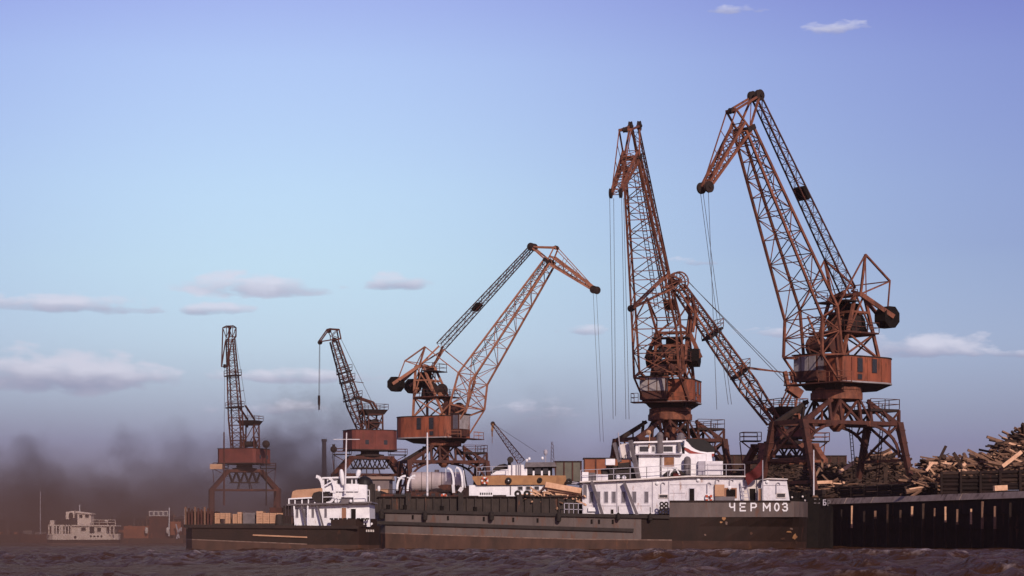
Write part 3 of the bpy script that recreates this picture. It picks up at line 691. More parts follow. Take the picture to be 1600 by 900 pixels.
# ============================================================ WATER, QUAY, LAND
def struct(o, kind='structure'): o['kind'] = kind; return o
def make_water():
    rng = np.random.RandomState(3)
    x = np.arange(-62, 92.01, .34); y = np.arange(46, 262.01, .34)
    XX, YY = np.meshgrid(x, y)
    Zh = np.zeros_like(XX); dX = np.zeros_like(XX); dY = np.zeros_like(XX)
    for i in range(56):
        L = 1.0 * (9.0 / 1.0) ** rng.rand() ; k = 2 * math.pi / L
        th = R(215) + rng.normal() * .62
        amp = .0155 * min(L, 6.0) ** .62 * (0.7 + .6 * rng.rand())
        ph = rng.rand() * 6.28
        arg = k * (XX * math.cos(th) + YY * math.sin(th)) + ph
        Zh += amp * np.cos(arg); dX -= .75 * amp * math.cos(th) * np.sin(arg) ; dY -= .75 * amp * math.sin(th) * np.sin(arg)
    # gusty patches: some stretches run higher than others
    g = .75 + .45 * np.sin(XX * .045 + 1.3 + .8 * np.sin(YY * .03)) * np.sin(YY * .055 + .5) + .15 * np.sin(XX * .13 + YY * .09)
    Zh *= g; Zh = Zh + .35 * np.maximum(Zh, 0) ** 2; Zh = np.where(Zh > .38, .38 + (Zh - .38) * .35, Zh)
    ed = np.clip(np.minimum.reduce([XX - x[0], x[-1] - XX, YY - y[0], y[-1] - YY]) / 8, 0, 1)
    calm = np.interp(YY, [50, 85, 130, 200, 262], [1.6, 1.4, .95, .5, .38])
    Zh *= ed * calm; dX *= ed; dY *= ed
    V = np.stack([XX + dX, YY + dY, Zh], -1).reshape(-1, 3)
    ny, nx = XX.shape
    idx = np.arange(nx * ny).reshape(ny, nx)
    F_ = np.stack([idx[:-1, :-1], idx[:-1, 1:], idx[1:, 1:], idx[1:, :-1]], -1).reshape(-1, 4)
    X0, X1, Y0, Y1 = x[0], x[-1], y[0], y[-1]; B = 9000
    ring = np.array([(-B, -300, 0), (B, -300, 0), (B, 12000, 0), (-B, 12000, 0), (X0, Y0, 0), (X1, Y0, 0), (X1, Y1, 0), (X0, Y1, 0)], float)
    n0 = len(V); V = np.vstack([V, ring])
    F2 = np.array([(0, 1, 5, 4), (1, 2, 6, 5), (2, 3, 7, 6), (3, 0, 4, 7)]) + n0
    F_ = np.vstack([F_, F2])
    me = bpy.data.meshes.new('water'); me.vertices.add(len(V)); me.vertices.foreach_set('co', V.ravel())
    me.loops.add(F_.size); me.loops.foreach_set('vertex_index', F_.ravel().astype(np.int32))
    me.polygons.add(len(F_)); me.polygons.foreach_set('loop_start', np.arange(0, F_.size, 4, dtype=np.int32)); me.polygons.foreach_set('loop_total', np.full(len(F_), 4, np.int32))
    me.polygons.foreach_set('use_smooth', np.ones(len(F_), bool)); me.update(); me.validate()
    m = bpy.data.materials.new('river_water'); m.use_nodes = True; t = m.node_tree; b = t.nodes['Principled BSDF']
    co = N(t, 'ShaderNodeTexCoord')
    n1 = N(t, 'ShaderNodeTexNoise', i_Scale=.25, i_Detail=4.0); t.links.new(co.outputs['Object'], n1.inputs[0])
    n2 = N(t, 'ShaderNodeTexNoise', i_Scale=2.4, i_Detail=7.0, i_Roughness=.68); t.links.new(co.outputs['Object'], n2.inputs[0])
    bp = N(t, 'ShaderNodeBump', i_Strength=.55, i_Distance=.22); t.links.new(n2.outputs[0], bp.inputs['Height'])
    df = N(t, 'ShaderNodeBsdfDiffuse'); sz = N(t, 'ShaderNodeSeparateXYZ'); t.links.new(co.outputs['Object'], sz.inputs[0])
    nf = N(t, 'ShaderNodeTexNoise', i_Scale=.9, i_Detail=8.0, i_Roughness=.75); t.links.new(co.outputs['Object'], nf.inputs[0])
    nf2 = N(t, 'ShaderNodeTexNoise', i_Scale=.045, i_Detail=2.0); t.links.new(co.outputs['Object'], nf2.inputs[0])
    crest = math_(t, 'MULTIPLY', math_(t, 'SUBTRACT', sz.outputs[2], .10), 3.2, clamp=True)      # foam only on high crests, in gusty patches
    foam = math_(t, 'MULTIPLY', crest, math_(t, 'MULTIPLY', math_(t, 'SUBTRACT', math_(t, 'ADD', nf.outputs[0], math_(t, 'MULTIPLY', nf2.outputs[0], .55)), .80), 6.0, clamp=True))
    t.links.new(mixc(t, foam, mixc(t, n1.outputs[0], (.052, .021, .008), (.028, .012, .006)), (.30, .23, .22)), df.inputs[0]); t.links.new(bp.outputs[0], df.inputs['Normal'])
    gl = N(t, 'ShaderNodeBsdfGlossy'); gl.inputs['Roughness'].default_value = .09; gl.inputs['Color'].default_value = (.84, .56, .46, 1); t.links.new(bp.outputs[0], gl.inputs['Normal'])
    fr = N(t, 'ShaderNodeFresnel', i_IOR=1.33); t.links.new(bp.outputs[0], fr.inputs['Normal'])
    fac = math_(t, 'MULTIPLY', fr.outputs[0], .56)          # silt and froth keep the mirror image of the sky weak
    mx = N(t, 'ShaderNodeMixShader'); t.links.new(fac, mx.inputs[0]); t.links.new(df.outputs[0], mx.inputs[1]); t.links.new(gl.outputs[0], mx.inputs[2])
    t.links.new(mx.outputs[0], t.nodes['Material Output'].inputs['Surface'])
    me.materials.append(m); o = bpy.data.objects.new('water', me); COL.objects.link(o); struct(o)
make_water()
# quay line: corner points of the water's edge, from right (near) to far left
QL = [(70, 120), (58.5, 160), (47, 200), (34.2, 240), (27, 243), (8, 262), (-8, 296), (-24, 345), (-45, 405), (-66, 450), (-95, 520), (-150, 700)]
g = MB(); far = 3000
n = len(QL); vs = [(x, y, ZQ) for x, y in QL] + [(-150, far, ZQ), (2500, far, ZQ), (2500, 120, ZQ)]
g.add(vs, [tuple(range(len(vs)))])
g.add([(x, y, ZQ) for x, y in QL] + [(x, y, -3) for x, y in QL], [(i, i + 1, n + i + 1, n + i) for i in range(n - 1)])
o = g.build('quay_ground', 'ground'); struct(o)
# visible quay wall with coping, fender posts and walings
def quay_wall():
    a = Vector((47 + .287 * 45, 155, 0)); b_ = Vector((34.2, 240, 0))
    d = (b_ - a); L = d.length; d.normalize(); nrm = Vector((-d.y, d.x, 0))
    if nrm.x > 0: nrm = -nrm
    mid = (a + b_) / 2
    r = thing('quay_wall', 'dark piled quay wall with a pale concrete coping below the timber heaps', 'wall', (mid.x, mid.y, 0))
    b = MB(); b.hexa([a + nrm * .02 + Vector((0, 0, -2)), b_ + nrm * .02 + Vector((0, 0, -2)), b_ - nrm * .5 + Vector((0, 0, -2)), a - nrm * .5 + Vector((0, 0, -2))],
                     [a + nrm * .02 + Vector((0, 0, 4.6)), b_ + nrm * .02 + Vector((0, 0, 4.6)), b_ - nrm * .5 + Vector((0, 0, 4.6)), a - nrm * .5 + Vector((0, 0, 4.6))])
    b.build('wall_face', 'quay_dark', r)
    # coping in cast lengths
    k = 14
    for i in range(k):
        p = a + d * (L * i / k + .03); q = a + d * (L * (i + 1) / k - .03); j = random.uniform(-.03, .03)
        MB().hexa([p + nrm * (.35 + j) + Vector((0, 0, 4.7)), q + nrm * (.35 + j) + Vector((0, 0, 4.7)), q - nrm * .9 + Vector((0, 0, 4.7)), p - nrm * .9 + Vector((0, 0, 4.7))],
                  [p + nrm * (.02 + j) + Vector((0, 0, 5.32 + j)), q + nrm * (.02 + j) + Vector((0, 0, 5.32 + j)), q - nrm * .9 + Vector((0, 0, 5.33)), p - nrm * .9 + Vector((0, 0, 5.33))]).build('coping_block', 'concrete', r)
    for z, w in ((3.4, .18), (2.0, .2), (.25, .25)):
        MB().bar(a + nrm * .1 + Vector((0, 0, z)), b_ + nrm * .1 + Vector((0, 0, z)), .16, w).build('waling', 'quay_dark', r)
    s = 1.2
    while s < L - .5:
        c = a + d * s + nrm * .42; zt = random.uniform(3.7, 4.5); zb = -1.5
        tx = random.uniform(-.06, .06)
        zm_ = random.uniform(1.7, 3.5); w_ = random.uniform(.17, .27); kd = random.choice(['post_wood', 'crate_tan', 'post_wood', 'brown_plank', 'old_plank', 'quay_dark'])
        fp = MB().bar(c + d * tx * .5 + Vector((0, 0, zm_)), c + d * tx + Vector((0, 0, zt)), w_).build('fender_post', kd, r)
        MB().bar(c + Vector((0, 0, zb)), c + d * tx * .5 + Vector((0, 0, zm_)), w_ + .03).build('shaded_foot', 'quay_dark', fp)  # wet lower post, its shade put into a dark colour
        s += random.uniform(2.2, 3.0)
quay_wall()
# sheet-pile edge of the quay further on (mostly behind the ships)
for nm, i0, i1 in (('quay_wall', 3, 7), ('quay_wall', 7, 11)):
    c = Vector((*QL[(i0 + i1) // 2], 0))
    r = thing('quay_wall', 'low timber-faced quay edge ' + ('behind the moored cargo ship' if i0 == 3 else 'beyond the leftmost vessels under the smoke'), 'wall', (c.x, c.y, 0))
    for i in range(i0, i1):
        a, b_ = Vector((*QL[i], 0)), Vector((*QL[i + 1], 0)); d = (b_ - a).normalized(); nn = Vector((-d.y, d.x, 0))
        nn = nn if nn.y < 0 else -nn
        MB().bar(a + nn * .15 + Vector((0, 0, 5.1)), b_ + nn * .15 + Vector((0, 0, 5.1)), .6, .5).build('coping_beam', 'concrete', r)
        Ls = (b_ - a).length; k = int(Ls / 4)
        for j in range(k):
            c = a.lerp(b_, (j + .5) / k) + nn * .3
            MB().bar(c + Vector((0, 0, -1)), c + Vector((0, 0, 5.8 if j % 3 == 0 else 4.7)), .35).build('fender_post', 'post_wood', r)
fb = MB(); pts = []
for i in range(60):
    x = -3500 + i * 75; pts.append((x, 2600 + 60 * math.sin(i * .7), 0, 14 + 9 * math.sin(i * .9) + 6 * math.sin(i * 2.3)))
fb.add([(x, y, -2) for x, y, _, h in pts] + [(x, y + 60, h) for x, y, _, h in pts] + [(x, y + 900, h) for x, y, _, h in pts],
       [(i, i + 1, 61 + i, 60 + i) for i in range(59)] + [(60 + i, 61 + i, 121 + i, 120 + i) for i in range(59)])
o = fb.build('hills', 'far_land'); struct(o)
# ============================================================ TIMBER HEAPS
def plank_mesh(kind, L, w, h):
    k = 3 ; jj = [random.uniform(-.03, .03) for _ in range(4)]
    b = MB(); b.hexa([(-L / 2, -w / 2, 0), (L / 2, -w / 2 + jj[0], 0), (L / 2, w / 2, 0), (-L / 2, w / 2 + jj[1], 0)],
                     [(-L / 2 + jj[2] * 3, -w / 2, h), (L / 2 + jj[3] * 3, -w / 2, h), (L / 2, w / 2, h), (-L / 2, w / 2, h)])
    me = bpy.data.meshes.new('plank'); me.from_pydata(b.v, [], b.f); me.materials.append(MATS[kind]); return me
PL = {k: [plank_mesh(k, L, w, h) for (L, w, h) in ((4.6, .34, .16), (3.4, .30, .22), (2.4, .38, .12), (5.6, .28, .24), (1.6, .42, .1))] for k in ('fresh_plank', 'brown_plank', 'old_plank')}
def log_mesh(kind, L, r):
    b = MB().tube((-L / 2, 0, 0), (L / 2, 0, 0), r, r * .85, n=8)
    me = bpy.data.meshes.new('log'); me.from_pydata(b.v, [], b.f); me.materials.append(MATS[kind]); return me
LG = {k: [log_mesh(k, L, r) for L, r in ((5.5, .22), (4.2, .18), (3.0, .26))] for k in ('brown_plank', 'old_plank', 'fresh_plank')}
def heap(name, label, profile, Yc, depth, base, npl, nstuff, mix, seed, tilt=.27, pname='plank', big=1.0):
    """profile: (px, py) skyline of the heap; a mound of jumbled timber as deep as `depth`"""
    rnd = random.Random(seed)
    xs = [X(p[0], Yc) for p in profile]; zs = [Z(p[1], Yc) for p in profile]
    def H(x):
        if x <= xs[0]: return zs[0]
        for i in range(len(xs) - 1):
            if x <= xs[i + 1]:
                t = (x - xs[i]) / (xs[i + 1] - xs[i]); return zs[i] + (zs[i + 1] - zs[i]) * t
        return zs[-1]
    def surf(x, q):       # q: -1 front .. 1 back
        hh = H(x) - base; e = min(1, (x - xs[0] + .6) / 3, (xs[-1] - x + .6) / 3); e = max(.12, e)
        s_ = 1 - abs(q) ** 1.5
        return base + max(.02, hh * s_ * (.6 + .4 * e)) + big * (.22 * math.sin(x * 1.9 + q * 5) + .15 * math.sin(x * 4.3 + q * 11)) * s_
    root = thing(name, label, 'timber heap', ((xs[0] + xs[-1]) / 2, Yc, base))
    nx, ny = 60, 16; b = MB(); vs = []
    for j in range(ny + 1):
        q = -1 + 2 * j / ny
        for i in range(nx + 1):
            x = xs[0] + (xs[-1] - xs[0]) * i / nx
            vs.append((x, Yc + q * depth / 2, surf(x, q) - .45 + rnd.uniform(-.15, .15)))
    b.add(vs, [(j * (nx + 1) + i, j * (nx + 1) + i + 1, (j + 1) * (nx + 1) + i + 1, (j + 1) * (nx + 1) + i) for j in range(ny) for i in range(nx)])
    core = b.build('heap_core', 'heap_core', root); core['kind'] = 'stuff'
    Lx = root.location
    def put(me, x, q, up=0.0, scl=1.0):
        z = surf(x, q) + up
        o = bpy.data.objects.new(pname, me); COL.objects.link(o); o.parent = root
        o.location = (x - Lx.x, q * depth / 2, z - base)
        steep = rnd.random() < .07
        o.rotation_euler = (rnd.uniform(-.6, .6), rnd.gauss(0, tilt if not steep else .8), rnd.gauss(0, .6))
        o.scale = (scl * rnd.uniform(.6, 1.15), scl * rnd.uniform(.8, 1.3), scl * rnd.uniform(.8, 1.4)); return o
    for i in range(npl):
        x = rnd.uniform(xs[0], xs[-1]); q = -rnd.random() ** 1.6 * .98
        kind = rnd.choices(list(mix), list(mix.values()))[0]
        put(rnd.choice((PL if rnd.random() < .75 else LG)[kind]), x, q, rnd.uniform(-.35, .15) * big, big * .95)
    # the countless rest, joined
    for kind in mix:
        vs, fs = [], []; cnt = int(1.6 * nstuff * mix[kind] / sum(mix.values()))
        for i in range(cnt):
            x = rnd.uniform(xs[0], xs[-1]); q = rnd.uniform(-.98, .5); me = rnd.choice(PL[kind])
            M4 = Matrix.Translation((x - Lx.x, q * depth / 2, surf(x, q) - base + rnd.uniform(-.4, .2))) @ Matrix.Rotation(rnd.gauss(0, .8), 4, 'Z') @ Matrix.Rotation(rnd.gauss(0, tilt), 4, 'Y') @ Matrix.Rotation(rnd.uniform(-.7, .7), 4, 'X')
            k = len(vs); sc_ = rnd.uniform(.3, .75)
            vs += [tuple(M4 @ (v.co * sc_)) for v in me.vertices]; fs += [tuple(k + i_ for i_ in p.vertices) for p in me.polygons]
        me = bpy.data.meshes.new('loose_timber'); me.from_pydata(vs, [], fs); me.materials.append(MATS[kind])
        o = bpy.data.objects.new('loose_timber', me); COL.objects.link(o); o.parent = root; o['kind'] = 'stuff'
    return root
heap('timber_heap', 'high heap of broken planks rising to the right edge of the photo', [(1500, 742), (1520, 730), (1545, 715), (1562, 706), (1575, 694), (1590, 690), (1604, 676), (1640, 655), (1690, 650), (1740, 690), (1790, 740)],
     222, 14, ZQ + 1.5, 210, 1300, {'brown_plank': 6, 'old_plank': 3.5, 'fresh_plank': .7}, 11)
heap('timber_heap', 'lower peaked heap of brown planks right of the tallest crane', [(1430, 762), (1440, 752), (1448, 741), (1457, 728), (1470, 720), (1482, 724), (1500, 726), (1515, 728), (1535, 733), (1555, 742)],
     226, 12, ZQ + 1.0, 150, 900, {'brown_plank': 7, 'old_plank': 3, 'fresh_plank': .8}, 12)
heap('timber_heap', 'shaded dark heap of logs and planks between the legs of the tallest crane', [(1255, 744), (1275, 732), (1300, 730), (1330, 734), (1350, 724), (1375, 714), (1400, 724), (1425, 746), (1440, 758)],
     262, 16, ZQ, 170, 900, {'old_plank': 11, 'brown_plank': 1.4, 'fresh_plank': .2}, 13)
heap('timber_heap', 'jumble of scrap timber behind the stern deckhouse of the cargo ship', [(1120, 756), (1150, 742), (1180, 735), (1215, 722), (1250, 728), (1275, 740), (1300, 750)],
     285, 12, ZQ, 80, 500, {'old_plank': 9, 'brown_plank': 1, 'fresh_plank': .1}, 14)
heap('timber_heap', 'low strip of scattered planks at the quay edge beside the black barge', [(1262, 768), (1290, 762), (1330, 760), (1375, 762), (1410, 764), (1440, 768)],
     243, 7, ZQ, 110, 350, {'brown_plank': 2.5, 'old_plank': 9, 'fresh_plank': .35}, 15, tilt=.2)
# single long beams that stand out
def beam(label, p, q, Y, w, m, dy=0.6):
    a = at(*p, Y); b = at(*q, Y + dy)
    tag(MB().bar(a, b, w, w * .6, up=(0, 1, 0)).build('beam', m), label, 'beam', 'pale beams lying on the timber')
beam('pale beam leaning up the high heap near the right edge', (1566, 729), (1596, 706), 214.2, .36, 'fresh_plank')
beam('beam poking out over the gap between the two right heaps', (1512, 703), (1545, 719), 219, .26, 'brown_plank')
beam('dark beam sticking up from the lower peaked heap', (1490, 708), (1500, 722), 221, .34, 'old_plank')
beam('short pale beam standing below the dark one on the peaked heap', (1498, 736), (1508, 724), 219.6, .3, 'fresh_plank')
beam('pale stake on the left slope of the peaked heap', (1447, 736), (1457, 723), 219, .26, 'fresh_plank')
beam('pale plank tilted on the shaded heap under the crane portal', (1311, 738), (1335, 722), 253, .38, 'fresh_plank')
beam('long pale plank lying flat left of the black barge flagpole', (1271, 754), (1300, 753), 240.5, .34, 'fresh_plank')
beam('upright grey plank under the crane portal', (1284, 737), (1285, 718), 252.5, .26, 'brown_plank')
beam('slanting pale stake right of the flagpole', (1270, 752), (1281, 731), 241, .26, 'brown_plank')
beam('flat pale offcut on the quay coping at the right', (1553, 763), (1573, 762), 207.5, .5, 'fresh_plank')
# low dark log cribs that hold the heaps
def crib(label, x0, x1, Y0, Y1, yt, yb0, rows):
    r = thing('log_crib', label, 'retaining wall', ((X(x0, Y0) + X(x1, Y1)) / 2, (Y0 + Y1) / 2, ZQ), group='log cribs along the quay edge')
    a = Vector((X(x0, Y0), Y0, ZQ)); b_ = Vector((X(x1, Y1), Y1, ZQ)); hh = yt; n = 8
    for i in range(rows):
        z = ZQ + .18 + i * hh / rows
        for j in range(n):
            p, q = a.lerp(b_, j / n), a.lerp(b_, (j + 1) / n - .006); jz = random.uniform(-.03, .05); jy = random.uniform(-.08, .08)
            MB().tube(p + Vector((0, jy, z - ZQ + jz)), q + Vector((0, jy + random.uniform(-.05, .05), z - ZQ + jz)), hh / rows * .52, n=7).build('log', random.choice(['old_plank', 'quay_dark', 'quay_dark', 'quay_dark']), r)
    for j in range(n + 1):
        p = a.lerp(b_, j / n) + Vector((0, -.3, -.0))
        MB().bar(p, p + Vector((0, 0, hh * random.uniform(.9, 1.08))), .22).build('post', 'quay_dark', r)
crib('stacked dark logs holding back the high timber heap at the right edge', 1470, 1720, 216, 209, 2.35, 0, 6)
crib('lower dark log wall at the foot of the tallest crane', 1290, 1462, 243, 219, 1.35, 0, 4)
# gravel mound, warehouse, wagons beyond the ships
def mound(name, label, prof, Y, depth, m, cat):
    xs = [X(p[0], Y) for p in prof]; zs = [Z(p[1], Y) for p in prof]; b = MB(); vs = []; nx, ny = 40, 10
    for j in range(ny + 1):
        q = -1 + 2 * j / ny
        for i in range(nx + 1):
            x = xs[0] + (xs[-1] - xs[0]) * i / nx; h = np.interp(x, xs, zs) - ZQ
            vs.append((x, Y + q * depth, ZQ + h * (1 - abs(q) ** 1.4) + random.uniform(-.12, .12) - .1))
    b.add(vs, [(j * (nx + 1) + i, j * (nx + 1) + i + 1, (j + 1) * (nx + 1) + i + 1, (j + 1) * (nx + 1) + i) for j in range(ny) for i in range(nx)])
    return tag(b.build(name, m), label, cat)
def storage_tank():
    Y = 335; r = thing('storage_tank', 'pale rounded horizontal tank seen through the arch of the middle crane', 'tank', (X(682, Y), Y, ZQ))
    x0, x1 = X(643, Y), X(721, Y); rr_ = (Z(737, Y) - Z(768, Y)) / 2; zc_ = Z(752.5, Y)
    prof = [(.05, x0 - .55), (rr_ * .5, x0 - .45), (rr_ * .85, x0 - .2), (rr_, x0)] + [(rr_, x1)] + [(rr_ * .85, x1 + .2), (rr_ * .5, x1 + .45), (.05, x1 + .55)]
    sh = MB().lathe((0, Y + 1.6, zc_), prof, 28, axis='x').build('shell', 'tank_paint', r, smooth=False)
    for i in range(1, 5):
        x = x0 + (x1 - x0) * i / 5; MB().lathe((0, Y + 1.6, zc_), [(rr_ + .03, x - .06), (rr_ + .03, x + .06)], 28, axis='x').build('hoop', 'wall_grey', sh)
    MB().lathe(((x0 + x1) / 2, Y + 1.6, zc_ + rr_ - .1), [(.35, 0), (.35, .4), (.3, .45)], 14).build('manhole', 'wall_grey', sh)
    for x in (x0 + .8, (x0 + x1) / 2, x1 - .8):
        MB().box(x - .25, x + .25, Y + .5, Y + 2.7, ZQ, zc_ - rr_ * .8).build('saddle', 'brown_steel', r)
storage_tank()
mound('earth_mound', 'low dark brown mound in front of the pale tank', [(625, 782), (650, 768), (680, 763), (705, 757), (735, 758), (760, 778)], 322, 8, 'heap_core', 'earth heap')
def warehouse():
    Y = 470; r = thing('warehouse', 'small shed with a tan roof under the jib crane left of the middle crane', 'building', (X(585, Y), Y, ZQ))
    x0, x1 = X(560, Y), X(608, Y); z0, zt, zr = ZQ, Z(749, Y), Z(739, Y)
    MB().box(x0, x1, Y, Y + 14, z0, zt).build('wall', 'wall_grey', r)
    MB().prism([(x0 - .5, Y - .6, zt), (x0 - .5, Y + 7, zr), (x0 - .5, Y + 14.6, zt)], (x1 - x0 + 1, 0, 0)).build('roof', 'tan_roof', r)
    for i in range(4): 
        xx = x0 + 1 + i * 1.5; f = MB().box(xx, xx + .9, Y - .05, Y + .01, z0 + 1.2, z0 + 2.4).build('window', 'wall_grey', r); MB().box(xx + .1, xx + .8, Y - .08, Y - .05, z0 + 1.3, z0 + 2.3).build('pane', 'glass', f)
warehouse()
def wagon(label, x0, x1, yt, yb, Y, m, ribs, step, group=None):
    r = thing('freight_wagon', label, 'wagon', ((X(x0, Y) + X(x1, Y)) / 2, Y, ZQ), group=group)
    z0, z1 = Z(yb, Y), Z(yt, Y); a, b_ = X(x0, Y), X(x1, Y)
    bd = MB().box(a, b_, Y, Y + 2.9, z0, z1).build('body', m, r)
    MB().box(a - .1, b_ + .1, Y - .1, Y + 3, z1, z1 + .14).build('top_rail', 'dark_steel', bd)
    for i in range(ribs + 1):
        x = a + (b_ - a) * i / ribs; MB().box(x - .08, x + .08, Y - .12, Y - .002, z0, z1).build('rib', 'brown_steel', bd)
    MB().box(a, b_, Y + .3, Y + 2.6, z0 - .35, z0).build('chassis', 'dark_steel', r)
    for i in range(4):
        x = a + (b_ - a) * (.14 + .24 * i)
        for yy in (Y + .3, Y + 2.3): MB().tube((x, yy, ZQ + .5), (x, yy + .15, ZQ + .5), .45, n=12).build('wheel', 'dark_steel', r)
wagon('drab green wagon with upright ribs right of the white boat wheelhouse', 868, 908, 722, 752, 262, 'wagon_green', 3, 1)
wagon('rust-orange wagon behind the left end of the cargo ship deckhouse', 913, 985, 717, 748, 250, 'wagon_orange', 4, 1)
wagon('long dark wagon behind the funnel of the cargo ship', 1120, 1200, 712, 748, 300, 'old_plank', 6, 1)
wagon('flat-topped dark wagon standing behind the crane legs on the right', 1262, 1322, 713, 742, 300, 'old_plank', 5, 1)
def chimney():
    Y = 520; r = thing('chimney', 'tall thin dark chimney standing in the smoke left of the jib crane', 'chimney', (X(506.5, Y), Y, ZQ))
    MB().tube((X(506.5, Y), Y, ZQ), (X(506.5, Y), Y, Z(686, Y)), .75, .5, n=14).build('shaft', 'chimney_brick', r)
    MB().lathe((X(506.5, Y), Y, Z(686, Y) - .6), [(.58, 0), (.68, .1), (.68, .5), (.5, .6)], 14).build('cap', 'chimney_brick', r)
chimney()
def pole(name, label, px, yt, yb, Y, r=.06, m='light_grey', cat='pole', extra=None, lean=0):
    b = MB().tube(at(px + lean, yb, Y), at(px, yt, Y), r, r * .7, n=8)
    if extra: extra(b)
    return tag(b.build(name, m), label, cat)
pole('quay_pole', 'thin dark pole left of the leftmost crane house', 350, 675, 790, 430, .2, 'brown_steel')
def lamp(b):
    Y = 455; c = at(416, 694, Y); b.lathe(c - Vector((0, .5, 0)), [(.3, -.3), (.8, 0), (.8, .7), (.3, .9)], 12, 'y')
pole('floodlight_mast', 'mast with a round floodlight right of the leftmost crane', 416, 694, 790, 455, .16, 'dark_steel', 'lamp', lamp)
def lamp2(b):
    Y = 392; c = at(521.5, 702, Y); b.lathe(c - Vector((0, .4, 0)), [(.3, -.2), (.62, 0), (.62, .5), (.3, .7)], 10, 'y').bar(c, c + Vector((0, 0, .9)), .5)
pole('floodlight_mast', 'slim mast with a dark lamp head left of the jib crane portal', 522, 704, 790, 392, .1, 'dark_steel', 'lamp', lamp2)
def mastx(b):
    Y = 300
    for i in range(7): b.bar(at(861 + i * .25, 692 + i * 6, Y), at(866 - i * .1, 692 + (i + 1) * 6, Y), .05)
    b.bar(at(867.5, 745, Y), at(863.5, 690, Y), .06)
pole('lattice_mast', 'faint slender lattice mast behind the white wheelhouse', 861.5, 690, 745, 300, .045, 'brown_steel', 'mast', mastx, lean=-1)
def signbox():
    Y = 452; b = MB(); pbox(b, 328, 725, 347, 733, Y, 1.2)
    o = b.build('sign_board', 'canvas_tan'); tag(o, 'pale box sign on the left gallery of the leftmost crane', 'sign')
signbox()
def post(label, px, yt, yb, Y, w, m):
    return tag(MB().tube(at(px, yb, Y), at(px, yt, Y), w, w * .9, n=8).build('mooring_post', m), label, 'post', 'mooring posts at the left')
# ============================================================ SHIPS
def hull(root, name, st, beam, mats, Yf):
    """st: (px, [(py or None, z, y-offset, material index)...]) from keel to deck edge; both sides, deck and ends"""
    b = MB(); nr = len(st[0][1]); vs = []; ns = len(st)
    for px, rows in st:
        x = X(px, Yf)
        for z, off in rows: vs.append((x, Yf + off, z))
    for px, rows in st:
        x = X(px, Yf)
        for z, off in rows: vs.append((x, Yf + beam - off, z))
    b.v = vs; o2 = ns * nr
    def f(q, m): b.f.append(tuple(q)); b.m.append(m)
    for i in range(ns - 1):
        for j in range(nr - 1):
            m = mats(st[i][0], j)
            f((i * nr + j, (i + 1) * nr + j, (i + 1) * nr + j + 1, i * nr + j + 1), m)
            f((o2 + i * nr + j, o2 + i * nr + j + 1, o2 + (i + 1) * nr + j + 1, o2 + (i + 1) * nr + j), m)
        f((i * nr + nr - 1, (i + 1) * nr + nr - 1, o2 + (i + 1) * nr + nr - 1, o2 + i * nr + nr - 1), 2)
    for i in (0, ns - 1):
        for j in range(nr - 1): f((i * nr + j, i * nr + j + 1, o2 + i * nr + j + 1, o2 + i * nr + j), mats(st[i][0], j))
    return b
def win(parent, x0, y0, x1, y1, Y, pane='glass', frame='white_paint', name='window', f=.07):
    a, b_, z0, z1 = X(x0, Y), X(x1, Y), Z(y1, Y), Z(y0, Y)
    m = MB()
    m.box(a - f, a, Y - .07, Y + .05, z0 - f, z1 + f).box(b_, b_ + f, Y - .07, Y + .05, z0 - f, z1 + f)
    m.box(a, b_, Y - .07, Y + .05, z0 - f, z0).box(a, b_, Y - .07, Y + .05, z1, z1 + f)
    w_ = m.build(name, frame, parent); MB().box(a, b_, Y - .025, Y + .02, z0, z1).build('pane' if name == 'window' else 'door_leaf' if name == 'door' else 'cover', pane, w_)
    return w_
GLY = {'Ч': [[(0, 1), (0, .62), (.25, .45), (1, .5)], [(1, 1), (1, 0)]],
       'Е': [[(1, 1), (0, 1), (0, 0), (1, 0)], [(0, .52), (.85, .52)]],
       'Р': [[(0, 0), (0, 1), (.75, 1), (1, .85), (1, .6), (.75, .45), (0, .45)]],
       'М': [[(0, 0), (0, 1), (.5, .35), (1, 1), (1, 0)]],
       'О': [[(.5 + .5 * math.sin(t) * .9, .5 + .5 * math.cos(t)) for t in [i * math.pi / 6 for i in range(13)]]],
       'З': [[(0, .85), (.25, 1), (.75, 1), (.95, .82), (.95, .65), (.7, .52), (.35, .52)], [(.7, .52), (1, .38), (1, .15), (.75, 0), (.25, 0), (0, .15)]],
       'Н': [[(0, 0), (0, 1)], [(1, 0), (1, 1)], [(0, .5), (1, .5)]],
       'Б': [[(.9, 1), (0, 1), (0, 0), (.75, 0), (1, .15), (1, .42), (.75, .55), (0, .55)]],
       '.': [[(.2, 0), (.5, .12)]]}
def letter(parent, ch, x0, y0, x1, y1, Y, w, m, name='letter'):
    a, b_, z0, z1 = X(x0, Y), X(x1, Y), Z(y1, Y), Z(y0, Y); b = MB()
    for k_, ln in enumerate(GLY[ch]):
        for i in range(len(ln) - 1):
            p = Vector((a + ln[i][0] * (b_ - a), Y - .02 - .002 * ((i + k_) % 3), z0 + ln[i][1] * (z1 - z0))); q = Vector((a + ln[i + 1][0] * (b_ - a), p.y, z0 + ln[i + 1][1] * (z1 - z0)))
            d = (q - p).normalized() * w * .4; b.bar(p - d, q + d, w, .03, up=(0, 1, 0)) if False else b.bar(p - d, q + d, .03, w, up=(0, 0, 1)) if abs(d.z) < abs(d.x) * 50 and False else b.add(*flat(p - d, q + d, w))
    return b.build(name, m, parent)
